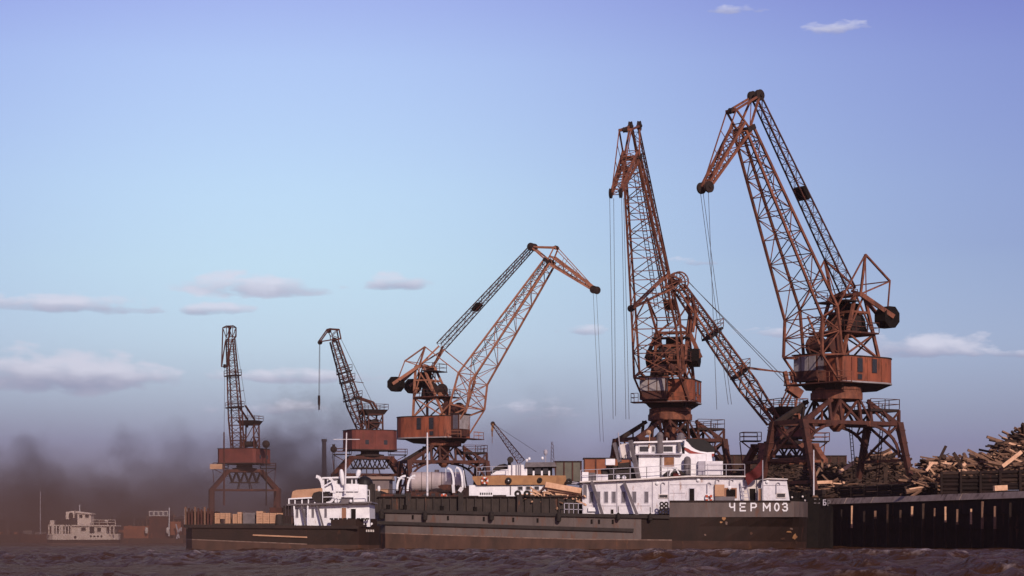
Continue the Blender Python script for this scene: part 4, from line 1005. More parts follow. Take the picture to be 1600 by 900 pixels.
def flat(p, q, w):
    d = (q - p).normalized(); n_ = Vector((-d.z, 0, d.x)) * (w / 2); t = Vector((0, .03, 0))
    vs = [p - n_, q - n_, q + n_, p + n_]; vs += [v + t for v in vs]
    return vs, [(0, 1, 2, 3), (7, 6, 5, 4), (0, 4, 5, 1), (1, 5, 6, 2), (2, 6, 7, 3), (3, 7, 4, 0)]
def rail(parent, pts, h=1.0, step=1.4, m='light_grey', r=.025): return railing(MB(), pts, h, r, step).build('railing', m, parent)
def lifebuoy(label, px, py, Y, r=.36):
    b = MB(); b.torus(at(px, py, Y), r, .1, 'y', 18, 6); rt = thing('lifebuoy', label, 'lifebuoy', tuple(at(px, py, Y)))
    b.build('ring', 'clean_white', rt)
    for i in range(4):
        t = math.pi / 4 + i * math.pi / 2; c = at(px, py, Y) + Vector((math.cos(t) * r, 0, math.sin(t) * r))
        MB().box(c.x - .11, c.x + .11, Y - .13, Y + .13, c.z - .11, c.z + .11).build('band', 'buoy_red', rt)
def tyre(label, px, py, Y, R0=.36, r=.17, sx=1, grp='old tyre fenders on the ships', rot=0):
    o = MB().torus(at(px, py, Y), R0, r, 'y', 16, 7, rot).build('tyre_fender', 'rubber'); return tag(o, label, 'tyre', grp)
def fender(label, px, py, Y, hh=.5, r=.2):
    c = at(px, py, Y); rt = thing('rope_fender', label, 'fender', tuple(c), group='dark fenders hung along the cargo ship')
    MB().lathe(c, [(r * .4, -hh), (r, -hh * .75), (r * 1.12, 0), (r, hh * .7), (r * .35, hh)], 10).build('bundle', 'rubber', rt)
    MB().tube(c + Vector((0, 0, hh)), c + Vector((0, .1, hh + .55)), .04, n=6).build('lanyard', 'rubber', rt)
def davit(mb, px, yb, pt, Y, r=.11, w=1):       # curved boat davit
    p0, p2 = at(px, yb, Y), at(pt[0], pt[1], Y); p1 = Vector((p0.x, Y, p2.z)); pts = []
    for i in range(9):
        t = i / 8; pts.append(p0.lerp(p1, t).lerp(p1.lerp(p2, t), t))
    for a, b_ in zip(pts[:-1], pts[1:]): mb.bar(a, b_, r, r * 1.7)
    return mb
# ---------------------------------------------------------------- the grey cargo ship
Y0 = 200.0
ship = thing('cargo_ship', 'long grey cargo ship with a white deckhouse and a name lettered at its stern', 'ship', (X(935, Y0), Y0 + 6.5, 0))
def dk(px): return Z(np.interp(px, [580, 905, 1043, 1290], [797, 805.5, 806.5, 806]), Y0)
def bt(px): return Z(np.interp(px, [580, 880, 1290], [833, 843, 847]), Y0)
st = []
for px in [578, 582, 590, 602, 660, 740, 820, 905, 985, 1002, 1050, 1090, 1130, 1170, 1200, 1222, 1240, 1252, 1261, 1268, 1274]:
    bow = max(0, (602 - px) / 24) ** 2 * 5
    aft = max(0, (px - 1080) / 208.0) ** 1.7
    e = max(0, (px - 1232) / 42.0) ** 2 * 5
    st.append((px, [(-1.6, min(6.2, bow * 1.4 + aft * 7.5 + e * .3)), (0.0, min(6.2, bow * 1.15 + aft * 4.2 + e * .5)), (bt(px), min(6, bow + aft * 3.4 + e * .6)),
                    (bt(px) + .09, min(6, bow + aft * 3.3 + e * .6)), ((bt(px) + dk(px)) / 2 + .2, bow + aft * 1.9 + e * .8), (dk(px), bow * .8 + e)]))
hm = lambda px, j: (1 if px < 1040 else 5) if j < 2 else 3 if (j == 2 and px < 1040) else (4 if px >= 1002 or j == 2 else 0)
hb = hull(ship, 'hull', st, 13, hm, Y0)
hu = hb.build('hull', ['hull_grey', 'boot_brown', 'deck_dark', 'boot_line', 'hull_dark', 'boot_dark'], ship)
for (p, q, nm) in (((582, 798), (1046, 808), 'deck_edge_rail'), ((586, 816.5), (990, 828.5), 'rub_rail')):
    MB().bar(at(*p, Y0 - .1), at(*q, Y0 - .1), .26, .30).build(nm, 'deck_dark', hu)
for px in range(618, 990, 31):
    MB().box(X(px, Y0) - .04, X(px, Y0) + .04, Y0 - .04, Y0 - .003, Z(np.interp(px, [586, 990], [816, 827]), Y0), dk(px) - .15).build('side_rib', 'hull_grey', hu)
# freeing ports and scuppers below the deck edge
for px in (600, 645, 700, 756, 802, 840, 924.5, 936, 957.5): MB().box(X(px, Y0) - .09, X(px, Y0) + .09, Y0 - .05, Y0 - .003, dk(px) - .75, dk(px) - .35).build('scupper', 'black_paint', hu)
# stern bulwark with the name
b = MB(); prev = None
for i, px in enumerate([1046, 1090, 1135, 1180, 1215, 1230, 1241, 1251, 1260, 1267, 1273]):
    e = max(0, (px - 1232) / 42.0) ** 2 * 5; x = X(px, Y0)
    cur = (x, Y0 + e - .06, Z(783.3, Y0), dk(px) - .1)
    if prev:
        (xa, ya, ta, ba), (xb, yb, tb, bb) = prev, cur
        b.hexa([(xa, ya, ba), (xb, yb, bb), (xb - .0, yb + .12, bb), (xa, ya + .12, ba)], [(xa, ya, ta), (xb, yb, tb), (xb, yb + .12, tb), (xa, ya + .12, ta)])
    prev = cur
bw = b.build('bulwark', 'hull_grey', ship)
MB().bar(at(1046, 783, Y0 - .1), at(1236, 783, Y0 - .1), .2, .12).build('bulwark_cap', 'dark_steel', bw)
for ch, x0, x1 in (('Ч', 1140.3, 1147.6), ('Е', 1156.6, 1164.6), ('Р', 1173.6, 1181.4), ('М', 1193, 1203), ('О', 1210, 1217.4), ('З', 1223, 1230)):
    letter(bw, ch, x0, 786.6, x1, 798, Y0 - .075, .125, 'letter_white')
def hull_off(px, py):      # how far the stern side leans in at a given height
    aft = max(0, (px - 1080) / 208.0) ** 1.7; e = max(0, (px - 1232) / 42.0) ** 2 * 5
    z = Z(py, Y0); zb_ = bt(px) + .09; zm_ = (bt(px) + dk(px)) / 2 + .2; zd = dk(px)
    return float(np.interp(z, [0, zb_, zm_, zd], [aft * 4.2 + e * .5, aft * 3.3 + e * .6, aft * 1.9 + e * .8, e]))
rp = random.Random(4)
for px, py, w, h_, m_ in ((1131, 811, 7, 5, 'ochre_paint'), (1135, 818, 4, 5, 'boot_line'), (1127, 816, 3.5, 3, 'ochre_paint'), (1102, 836, 3, 3, 'boot_line'), (1175, 833, 4, 4, 'boot_brown'), (1236, 831, 9, 3, 'ochre_paint'), (1247, 839, 8, 9, 'ochre_paint'), (1251, 848, 4, 6, 'boot_brown'), (1228, 842, 7, 3, 'boot_brown'), (1240, 826, 5, 2.5, 'boot_line')):
    n_ = 9; pts = []
    for i in range(n_):
        t = 2 * math.pi * i / n_; r_ = rp.uniform(.6, 1.5); qx, qy = px + w / 2 * r_ * math.cos(t), py + h_ / 2 * r_ * math.sin(t)
        pts.append(Vector((X(qx, Y0), Y0 + hull_off(qx, qy) - .05, Z(qy, Y0))))
    MB().prism(pts, (0, .04, 0)).build('rust_patch', m_, hu)
# long hatch coaming forward of the deckhouse
hc = thing('hatch', 'x', 'x') if False else None
b = MB(); b.box(X(592, Y0 + 1.2), X(905, Y0 + 1.2), Y0 + 1.4, Y0 + 11.6, dk(700) - .3, Z(777, Y0 + 1.4))
cg = b.build('hatch_coaming', 'coaming', ship)
for px in range(600, 905, 13): MB().box(X(px, Y0 + 1.4) - .06, X(px, Y0 + 1.4) + .06, Y0 + 1.18, Y0 + 1.398, dk(px) - .1, Z(778, Y0 + 1.4)).build('coaming_stay', 'coaming', cg)
MB().box(X(590, Y0 + 1.4), X(907, Y0 + 1.4), Y0 + 1.15, Y0 + 1.6, Z(777, Y0 + 1.4), Z(775.5, Y0 + 1.4)).build('coaming_rail', 'dark_steel', cg)
for i in range(14):
    x0 = 594 + i * 22; zz = Z(776, Y0 + 2) + random.uniform(0, .25)
    MB().box(X(x0, Y0 + 2), X(x0 + 21, Y0 + 2), Y0 + 1.8, Y0 + 11, Z(777, Y0 + 2), zz).build('hatch_board', random.choice(['coaming', 'deck_dark', 'brown_steel']), cg)
for px in (638, 720, 812):
    MB().box(X(px - 4, Y0 + .9), X(px + 4, Y0 + .9), Y0 + .85, Y0 + 1.17, dk(px), Z(770 if px != 812 else 773, Y0 + 1)).build('hatch_frame', 'coaming', cg)
MB().box(X(583, Y0 + .8), X(594, Y0 + .8), Y0 + 1.5, Y0 + 11, dk(583) - .2, Z(766, Y0)).build('forecastle', 'coaming', ship)
for (a_, b_, yy) in ((590, 640, 768), (640, 700, 772)): rail(ship, [(X(a_, Y0 + 1.2), Y0 + 2.2, Z(yy + 8, Y0)), (X(b_, Y0 + 1.2), Y0 + 2.2, Z(yy + 8, Y0))], .7, 1.2, 'dark_steel')
for px in (606, 632, 690, 742): MB().tube((X(px, Y0), Y0 + .5, dk(px) - .1), (X(px, Y0), Y0 + .5, dk(px) + .55), .16, .2, 10).build('bollard', 'black_paint', ship)
# ---- main deckhouse
Ym = Y0 + 1.3
b = MB(); b.prism([at(910, 803, Ym), at(910, 753, Ym), at(1010, 748.5, Ym), at(1076, 744.5, Ym), at(1130, 744, Ym), at(1163, 745, Ym), at(1163, 803, Ym)], (0, 9.5, 0))
dh = b.build('deckhouse', 'white_paint', ship)
b = MB(); b.prism([at(1163, 800, Ym + .9), at(1163, 750, Ym + .9), at(1190, 750, Ym + .9), at(1190, 800, Ym + .9)], (0, 8.0, 0)); b.build('recess_wall', 'soiled_white', dh)
b = MB(); b.prism([at(1183, 803, Ym), at(1191, 752, Ym), at(1200, 748, Ym), at(1229, 749, Ym), at(1234, 783, Ym), at(1234, 803, Ym)], (0, 9.0, 0)); ad = b.build('aft_deckhouse', 'white_paint', ship)
b = MB(); b.prism([at(906, 754, Ym - .5), at(906, 752, Ym - .5), at(1010, 747, Ym - .5), at(1076, 743, Ym - .5), at(1165, 743.3, Ym - .5), at(1165, 745.3, Ym - .5), at(1076, 745.2, Ym - .5), at(1010, 749.2, Ym - .5)], (0, 10.6, 0)); b.build('boat_deck', 'soiled_white', dh)
b = MB(); b.prism([at(1189, 750, Ym - .3), at(1200, 747, Ym - .3), at(1231, 748, Ym - .3), at(1231, 749.5, Ym - .3), at(1200, 748.8, Ym - .3)], (0, 9.6, 0)); b.build('boat_deck', 'soiled_white', ad)
for x0 in (921.5, 932.3, 944.5, 956.5, 971.5, 988.5, 1007.5): win(dh, x0, 768.5, x0 + 5.2, 785, Ym - .01, 'window_grey', 'light_grey', f=.045)
win(dh, 911.5, 758, 916.5, 778, Ym - .01, 'window_grey', 'light_grey', f=.03)
win(dh, 1030, 773.3, 1043, 777.8, Ym - .01, 'glass', 'soiled_white'); win(dh, 1077.3, 763.5, 1084.6, 803, Ym - .01, 'black_paint', 'light_grey', 'door', .04)
win(dh, 1134.5, 764.5, 1149, 776, Ym - .01, 'black_paint', 'wood_door', f=.13); win(ad, 1214, 771.3, 1226.5, 777, Ym - .01, 'glass', 'soiled_white')
win(dh, 1171, 763.5, 1180.5, 800, Ym + .88, 'black_paint', 'soiled_white', 'door', .04); win(ad, 1184.8, 763.5, 1190, 800, Ym - .02, 'wood_door', 'soiled_white', 'door', .03)
win(dh, 954.5, 796, 958.5, 803, Ym - .01, 'black_paint', 'soiled_white', 'hatch_door', .02)
pbox(MB(), 1117, 757, 1132, 775.5, Ym - .35, .34).build('locker', 'canvas_tan', dh); pbox(MB(), 1117, 776, 1148, 784, Ym - .3, .29).build('locker', 'vent_grey', dh)
pbox(MB(), 919, 793, 931, 799, Ym - .25, .24).build('deck_box', 'clean_white', dh)
for x_ in (964, 1019.5, 1045): MB().box(X(x_, Ym) - .04, X(x_, Ym) + .04, Ym - .06, Ym - .003, Z(800, Ym), Z(752, Ym)).build('down_pipe', 'light_grey', dh)
for (xa, xb, y_) in ((1047, 1128, 757), (920, 1016, 790), (1192, 1228, 758), (1047, 1070, 770)): MB().box(X(xa, Ym), X(xb, Ym), Ym - .05, Ym - .003, Z(y_ + .5, Ym), Z(y_, Ym)).build('weld_seam', 'light_grey', dh)
for (xc, yc) in ((1033, 757), (1105, 757), (1118, 752), (1140, 752), (1213, 757)):      # goose-neck air pipes and deck lamps
    b = MB(); pts = [at(xc, yc + 14, Ym - .12)] + [at(xc + 3 - 3 * math.cos(t), yc - 3 * math.sin(t), Ym - .12) for t in [i * math.pi / 6 for i in range(7)]]
    b.path(pts, .04); b.build('air_pipe', 'light_grey', dh)
for (xc, yc) in ((1027, 755), (1140, 762), (1091, 750), (1199, 753)): MB().lathe(at(xc, yc, Ym - .1), [(.05, -.1), (.16, -.05), (.12, .1)], 10, 'y').build('deck_lamp', 'clean_white', dh)
# raking dark bars set just in front of the deckhouse wall
for i, (p, q) in enumerate((((924.5, 752), (941.5, 805)), ((975, 753), (996, 806)))):
    MB().bar(at(*p, Ym - .55), at(*q, Ym - .9), .36, .2).build('raking_bar', 'vent_grey', ship)
ladder(MB(), at(1161, 754, Ym - .2), at(1166.5, 783, Ym - .5), .55, .3, (1, 0, 0)).build('ladder', 'light_grey', dh)
lifebuoy('red and white lifebuoy hanging beside the black door of the cargo ship deckhouse', 1107.5, 778.5, Ym - .2, .27)
zt = Z(806, Y0)
# ---- boat deck house, bridge
Yb = Y0 + 2.6
bh = ppoly(MB(), [(998, 748), (998, 709), (1075, 709), (1112, 709), (1112, 746), (1075, 746)], Yb, 7).build('upper_deckhouse', 'clean_white', ship)
win(bh, 1037.5, 714.5, 1053, 729, Yb - .01, 'curtain', 'white_paint', f=.12)
MB().box(X(1033, Yb) - .1, X(1033, Yb) + .05, Yb - .12, Yb - .01, Z(745, Yb), Z(711, Yb)).build('door_edge', 'vent_grey', bh)
ppoly(MB(), [(990, 711), (990, 709.2), (1066, 708), (1066, 710.5)], Yb - .5, 8).build('bridge_deck', 'light_grey', bh)
br = ppoly(MB(), [(993, 709), (993, 692), (1063, 690), (1066, 708)], Yb + .4, 5.5).build('bridge', 'clean_white', ship)
ppoly(MB(), [(989, 692.5), (991, 690), (1064, 688), (1067, 690.5)], Yb - .1, 6.6).build('bridge_roof', 'clean_white', br)
for x0, x1 in ((999, 1013), (1036.5, 1051)): win(br, x0, 697.5, x1, 706, Yb + .39, 'glass', 'clean_white', f=.08)
win(br, 1018.5, 697.5, 1023, 706, Yb + .39, 'window_grey', 'clean_white', f=.05)
# forward part of the bridge wing with pipes
fw = ppoly(MB(), [(971, 716), (971, 695), (989, 695), (992, 716)], Yb + .8, 4).build('bridge_wing', 'white_paint', ship)
for x_ in (974.5, 978.5, 983): MB().tube(at(x_, 716, Yb + .6), at(x_, 697, Yb + .6), .06).build('pipe', 'soiled_white', fw)
ppoly(MB(), [(972, 716), (968, 695), (975, 693), (992, 693), (992, 695)], Yb + .5, .25).build('wing_screen', 'soiled_white', fw)
# ventilators, masts
def capsule(parent, xc, y0, y1, hw, Y, m, name='ventilator', cowl=0):
    r_ = hw * Y / FPX; z0, z1 = Z(y1, Y), Z(y0, Y)
    prof = [(r_, z0), (r_, z1 - r_)] + [(r_ * math.cos(t), z1 - r_ + r_ * math.sin(t)) for t in (.4, .8, 1.2, 1.5)]
    return MB().lathe((X(xc, Y), Y, 0), prof, 16).build(name, m, parent, smooth=False)
capsule(ship, 1074, 713, 745, 5.5, Y0 + 2.0, 'vent_grey'); capsule(ship, 1031, 675, 708, 5.4, Yb + .1, 'vent_grey'); capsule(ship, 1063.5, 676, 692, 6.5, Yb + 3, 'vent_grey'); capsule(ship, 1061, 692, 706, 3, Yb + .1, 'vent_grey')
MB().bar(at(985, 688, Y0 + 2.4), at(998, 748, Y0 + 2.0), .34, .34).build('cargo_mast', 'vent_grey', ship)
MB().bar(at(960, 692, Y0 + 3.2), at(968.5, 722, Y0 + 3.0), .36, .3).build('cargo_mast', 'vent_grey', ship)
MB().tube(at(970, 715, Y0 + 2.5), at(966, 676, Y0 + 2.5), .05).build('stay', 'light_grey', ship)
sp = MB().tube(at(1014, 700, Yb + .2), at(1015, 680, Yb + .2), .05).lathe(at(1013.5, 676, Yb + .2), [(.05, -.3), (.24, -.1), (.24, .2), (.1, .3)], 12, 'y').build('searchlight', 'canvas_tan', br)
MB().bar(at(1036, 690, Yb + .5), at(1072, 687.5, Yb + .5), .07, .07).tube(at(1042, 690, Yb + .5), at(1042, 684, Yb + .5), .04).build('awning_spar', 'clean_white', br)
# ---- funnel (raked), black cap over white and red bands
def curved(top, bot, Y, dep, m, name, par):
    b = MB(); n_ = len(top)
    for (rk, yy0, yy1) in ((0, Y, Y + dep),):
        vs = [at(x, y, Y) for x, y in top] + [at(x, y, Y) for x, y in bot]
        vs += [v + Vector((0, dep, 0)) for v in vs]
        fs = []
        for i in range(n_ - 1):
            fs += [(i, i + 1, n_ + i + 1, n_ + i), (2 * n_ + i, 3 * n_ + i, 3 * n_ + i + 1, 2 * n_ + i + 1), (i, 2 * n_ + i, 2 * n_ + i + 1, i + 1), (n_ + i, n_ + i + 1, 3 * n_ + i + 1, 3 * n_ + i)]
        fs += [(0, n_, 3 * n_, 2 * n_), (n_ - 1, 3 * n_ - 1, 4 * n_ - 1, 2 * n_ - 1)]
        b.add(vs, fs)
    return b.build(name, m, par)
Yf_ = Yb + 1.0
fn = ppoly(MB(), [(1071, 746), (1070, 702), (1078, 707), (1088, 710), (1100, 712), (1112, 712), (1116, 746)], Yf_, 4.2).build('funnel', 'clean_white', ship)
curved([(1074, 686), (1082, 685.5), (1092, 685.8), (1101, 687.5), (1110, 693), (1117, 702)], [(1076, 692), (1081, 698), (1087, 702), (1095, 705), (1105, 706.5), (1117, 706)], Yf_ - .12, 4.4, 'funnel_black', 'funnel_cap', fn)
curved([(1070, 687.5), (1076, 692), (1081, 698), (1087, 702), (1095, 705), (1105, 706.5), (1116, 706)], [(1069, 698), (1074, 700.5), (1080, 704), (1086, 706), (1095, 708), (1105, 709), (1116, 708.6)], Yf_ - .08, 4.3, 'clean_white', 'white_band', fn)
curved([(1070, 700), (1075, 700.6), (1080, 704), (1086, 706.2), (1095, 708.2), (1105, 709.2), (1116, 708.8)], [(1070, 703), (1075, 706.5), (1080, 709), (1087, 711), (1095, 712.5), (1105, 713), (1115.5, 713)], Yf_ - .1, 4.32, 'red_band', 'red_band', fn)
# lockers, boxes, boat on the boat deck
lk = pbox(MB(), 1102, 720.5, 1129.5, 742, Y0 + 2.0, 2.2).build('deck_locker', 'white_paint', ship)
for y_ in (727, 734): MB().box(X(1102, Y0 + 2), X(1129.5, Y0 + 2), Y0 + 1.96, Y0 + 1.998, Z(y_ + .5, Y0 + 2), Z(y_, Y0 + 2)).build('slat', 'light_grey', lk)
pbox(MB(), 1091, 720.5, 1101.8, 742, Y0 + 2.1, 2.0).build('deck_locker', 'light_grey', ship)
for args, m_ in (((909.5, 737.5, 919.5, 752), 'clean_white'), ((920, 738.5, 930, 752), 'vent_grey'), ((931, 741, 950, 751), 'white_paint'), ((946.5, 717, 961, 726.5), 'clean_white')):
    pbox(MB(), *args, Y0 + 2.2, 1.6).build('deck_box', m_, ship)
rail(ship, [(X(907, Ym), Ym - .4, Z(752.5, Ym)), (X(1010, Ym), Ym - .4, Z(747.5, Ym)), (X(1076, Ym), Ym - .4, Z(743.2, Ym)), (X(1163, Ym), Ym - .4, Z(743.3, Ym))], 1.05, 1.5)
# dark cargo gear heaped on the boat deck
gear = MB(); rg = random.Random(5)
for i in range(26):
    x = rg.uniform(947, 992); y = rg.uniform(729, 748); c = at(x, y, Y0 + 3 + rg.uniform(0, 2)); s_ = rg.uniform(.2, .55)
    gear.bar(c - Vector((s_, 0, rg.uniform(-.3, .3))), c + Vector((s_, rg.uniform(-.3, .3), rg.uniform(-.3, .3))), rg.uniform(.15, .55))
gear.prism([at(948, 728, Y0 + 3), at(985, 727, Y0 + 3), at(990, 746, Y0 + 3), at(950, 748, Y0 + 3), at(953, 738, Y0 + 3)], (0, 2.2, 0))
gear.build('deck_winch', 'deck_dark', ship)
for (px, py) in ((965.5, 745.5), (975, 746.5)): MB().lathe(at(px, py, Y0 + 2.4), [(.1, -.15), (.22, 0), (.1, .15)], 10, 'y').build('deck_lamp', 'clean_white', ship)
bt_ = MB(); 
prof = [(1037, 741, .3), (1044, 735.5, .9), (1054, 733, 1.1), (1064, 734.5, 1.0), (1071, 741, .3)]
bo = curved([(p[0], p[1]) for p in prof], [(1039, 745), (1045, 747), (1054, 747.5), (1064, 747), (1070, 745)], Y0 + 1.7, 1.8, 'deck_dark', 'workboat', ship)
tag(bo, 'dark covered workboat on the boat deck under the curtained window', 'boat'); bo.parent = None; bo.location = ship.location
MB().bar(at(1049, 733, Y0 + 1.5), at(1046, 743, Y0 + 1.5), .12).bar(at(1053, 730, Y0 + 1.5), at(1049, 738, Y0 + 1.5), .1).bar(at(1056, 731, Y0 + 1.5), at(1062, 742, Y0 + 1.5), .12).build('boat_cradle', 'clean_white', ship)
pbox(MB(), 1052, 739, 1064, 747, Y0 + 1.45, .2).build('hatch_cover', 'flag_red', ship)
# railings beside the deckhouse forward
rail(ship, [(X(882, Y0), Y0 + .3, dk(882)), (X(911, Y0), Y0 + .3, dk(911))], 1.1, .42, 'light_grey', .03)
# flag on its staff at the stern
fl = thing('ensign', 'dark red flag drooping from a staff over the stern deckhouse', 'flag', tuple(at(1192, 783, Y0 + .9)))
MB().tube(at(1192, 783, Y0 + .9), at(1191.6, 719, Y0 + .9), .06, .045, 8).build('staff', 'light_grey', fl)
b = MB(); nx, ny = 14, 8; vs = []
L0, L1 = (1191.5, 716), (1190, 742); R0_, R1_ = (1163, 745), (1168, 758)
for j in range(ny + 1):
    for i in range(nx + 1):
        u = i / nx; v_ = j / ny
        lx = L0[0] + (L1[0] - L0[0]) * v_; ly = L0[1] + (L1[1] - L0[1]) * v_; rx = R0_[0] + (R1_[0] - R0_[0]) * v_; ry = R0_[1] + (R1_[1] - R0_[1]) * v_
        p = at(lx + (rx - lx) * u, ly + (ry - ly) * (u ** .85) + 2.2 * math.sin(u * 5 + v_ * 2) * u, Y0 + .8); p.y += .28 * math.sin(u * 9 + v_ * 3) * (u * .8 + .2)
        vs.append(p)
b.add(vs, [(j * (nx + 1) + i, j * (nx + 1) + i + 1, (j + 1) * (nx + 1) + i + 1, (j + 1) * (nx + 1) + i) for j in range(ny) for i in range(nx)])
b.build('cloth', 'flag_red', fl, smooth=True)
# tyres
for i, (px, py) in enumerate(((596, 804), (664, 806), (768, 806), (873, 808), (966, 807), (1016, 808))):
    fender(['rope fender hanging nearest the bow of the cargo ship', 'rope fender second from the bow of the cargo ship', 'rope fender hanging under the middle of the long hatch', 'rope fender at the aft end of the hatch, near the white house',
            'rope fender below the left raking bar of the deckhouse', 'faint rope fender below the right raking bar'][i], px, py, Y0 - .42, .46 if i < 4 else .36, .21 if i < 4 else .17)
for i, (px, py) in enumerate(((1034, 787.5), (1041, 787.5), (1034, 793.5), (1041, 793.5), (1032, 800), (1040, 800))):
    tyre(['upper left', 'upper right', 'middle left', 'middle right', 'lower left', 'lower right'][i] + ' tyre of the bunch at the left end of the name bulwark', px, py, Y0 + .1 + .02 * i, .15, .075)
for i, (px, py) in enumerate(((809, 771.5), (823.5, 771.5))): tyre(['left', 'right'][i] + ' of the two big tyres standing on the hatch before the pale lumber', px, py, Y0 + 1.0, .21, .12)
# pale lumber and rope on the hatch, aft end
heap('lumber_heap', 'pale heap of sawn boards and rope on the hatch right of the two big tyres', [(822, 782), (835, 779), (848, 776), (860, 773), (872, 774), (888, 777), (908, 779)], Y0 + 4.5, 5.5, Z(782, Y0 + 4.5), 46, 200, {'straw': 1} if False else {'fresh_plank': 5, 'brown_plank': 1}, 21, tilt=.25, big=.42)
for k_, (p, q, w) in enumerate((((852, 757), (908, 767), .42), ((856, 762), (909, 770), .3), ((868, 774), (908, 766), .34), ((850, 759), (880, 776), .3), ((872, 768), (910, 774), .35))):
    tag(MB().bar(at(*p, Y0 + 1.5 + .3 * k_), at(*q, Y0 + 1.7 + .3 * k_), w, .5).build('board', 'fresh_plank'), ['top long pale board slanting down to the white house', 'second pale board under the top one', 'pale board crossing the others upwards', 'short pale board at the left of the stack', 'lowest pale board beside the deckhouse'][k_], 'board', 'pale boards on the hatch')
# ---------------------------------------------------------------- motor barge, left
Y1 = 186.0
bg_ = thing('motor_barge', 'dark motor barge carrying crates, with a white bridge house and tan awning', 'ship', (X(435, Y1), Y1 + 5.5, 0))
d1 = lambda px: Z(np.interp(px, [285, 460, 585], [822, 824.5, 821]), Y1); b1 = lambda px: Z(np.interp(px, [285, 480, 585], [843, 851, 852]), Y1)
st = []
for px in [284, 288, 300, 330, 400, 480, 540, 560, 574, 582, 587]:
    e = max(0, (px - 550) / 37) ** 2 * 4.2; l_ = max(0, (300 - px) / 16) ** 2 * 2.5; k_ = max(0, (px - 520) / 67) ** 1.6
    st.append((px, [(-1.5, e * .6 + l_ + k_ * 2), (0.0, e * .7 + l_ + k_ * 1.4), (b1(px), e * .8 + l_ + k_), (b1(px) + .08, e * .8 + l_ + k_), (d1(px), e + l_)]))
hu1 = hull(bg_, 'hull', st, 11, lambda px, j: 1 if j < 2 else (3 if j == 2 and px < 480 else 4), Y1).build('hull', ['hull_grey', 'boot_brown', 'deck_dark', 'boot_line', 'hull_dark'], bg_)
MB().bar(at(287, 822, Y1 - .1), at(560, 824, Y1 - .1), .2, .26).build('deck_edge_rail', 'dark_steel', hu1)
MB().bar(at(395, 836, Y1 - .08), at(480, 839.5, Y1 - .08), .1, .12).build('rub_rail', 'canvas_tan', hu1)
b = MB(); prev = None
for px in [517, 540, 556, 566, 574, 580, 585]:
    e = max(0, (px - 550) / 37) ** 2 * 4.2; cur = (X(px, Y1), Y1 + e - .05, Z(np.interp(px, [517, 585], [812, 810]), Y1), d1(px) - .1)
    if prev:
        (xa, ya, ta, ba), (xb, yb, tb, bb) = prev, cur
        b.hexa([(xa, ya, ba), (xb, yb, bb), (xb, yb + .12, bb), (xa, ya + .12, ba)], [(xa, ya, ta), (xb, yb, tb), (xb, yb + .12, tb), (xa, ya + .12, ta)])
    prev = cur
bw1 = b.build('bulwark', 'hull_dark', bg_)
letter(bw1, 'Н', 568.5, 811.5, 574, 819, Y1 + .9, .14, 'letter_white'); letter(bw1, '.', 579, 812, 583, 819, Y1 + 2.2, .16, 'letter_white')
for i in range(5): MB().box(X(570.5 + i * 2.4, Y1), X(572 + i * 2.4, Y1), Y1 + 1.2 + i * .3, Y1 + 1.25 + i * .3, Z(831, Y1), Z(827.5, Y1)).build('load_mark', 'soiled_white', hu1)
Yh = Y1 + 1.3
h1 = ppoly(MB(), [(460, 823), (460, 789), (577, 786), (578, 823)], Yh, 7.5).build('deckhouse', 'clean_white', bg_)
ppoly(MB(), [(448, 790), (448, 787.5), (580, 783.5), (581, 786)], Yh - .7, 9).build('boat_deck', 'vent_grey', h1)
win(h1, 534, 793.5, 541, 818, Yh - .01, 'wood_door', 'clean_white', 'door', .05); win(h1, 548.5, 795, 556, 818, Yh - .01, 'black_paint', 'clean_white', 'door', .05)
for x0 in (463, 475.5, 487.5, 507.5): win(h1, x0, 794.5, x0 + 2.8, 808, Yh - .01, 'window_grey', 'light_grey', f=.03)
for (p, q) in (((471, 789), (478, 822)), ((495, 787), (505, 823)), ((459.5, 790), (461.5, 822)), ((481, 789), (481, 822))): MB().bar(at(*p, Yh - .5), at(*q, Yh - .65), .16, .12).build('raking_bar', 'vent_grey' if p[0] in (495, 471) else 'clean_white', bg_)
for px in (444, 448.5, 453): MB().bar(at(px, 790, Yh), at(px, 822, Yh), .14).build('awning_post', 'dark_steel', bg_)
# awning
aw = MB(); aw.prism([at(455, 779, Yh - .2), at(457, 768, Yh - .2), at(463, 765.5, Yh - .2), at(503, 762.5, Yh - .2), at(505, 776, Yh - .2)], (0, 6, 0)); aw.build('awning', 'canvas_tan', bg_)
for px in (452, 461, 472, 482, 492): MB().bar(at(px, 779, Yh - .1), at(px, 788, Yh - .1), .13 if px != 452 else .7, .1).build('awning_post', 'clean_white', bg_)
ppoly(MB(), [(452, 780.5), (452, 778.5), (488, 776.5), (488, 778.5)], Yh - .3, 6.5).build('awning_frame', 'clean_white', bg_)
u1_ = ppoly(MB(), [(522, 785), (521, 757), (558, 757), (573, 757.5), (573, 784)], Yh + .8, 5.5).build('upper_deckhouse', 'clean_white', bg_)
w1_ = ppoly(MB(), [(506, 768), (505, 758), (560, 756), (560, 768)], Yh + .6, 5.0).build('bridge_bulwark', 'clean_white', bg_)
w2_ = ppoly(MB(), [(518, 758), (518, 747), (557, 746), (557, 758)], Yh + 1.0, 3.8).build('bridge', 'clean_white', bg_)
ppoly(MB(), [(503, 748), (503, 745.6), (560, 744), (560, 746.4)], Yh + .6, 4.8).build('bridge_roof', 'clean_white', w2_)
for x0, x1 in ((527, 533.5), (541, 549), (551, 555.5)): win(w2_, x0, 748.5, x1, 756, Yh + .99, 'glass', 'clean_white', f=.06)
for px in (506, 512, 518): MB().bar(at(px, 746, Yh + .8), at(px, 760, Yh + .8), .09).build('stanchion', 'clean_white', bg_)
fb_ = MB(); prof = []
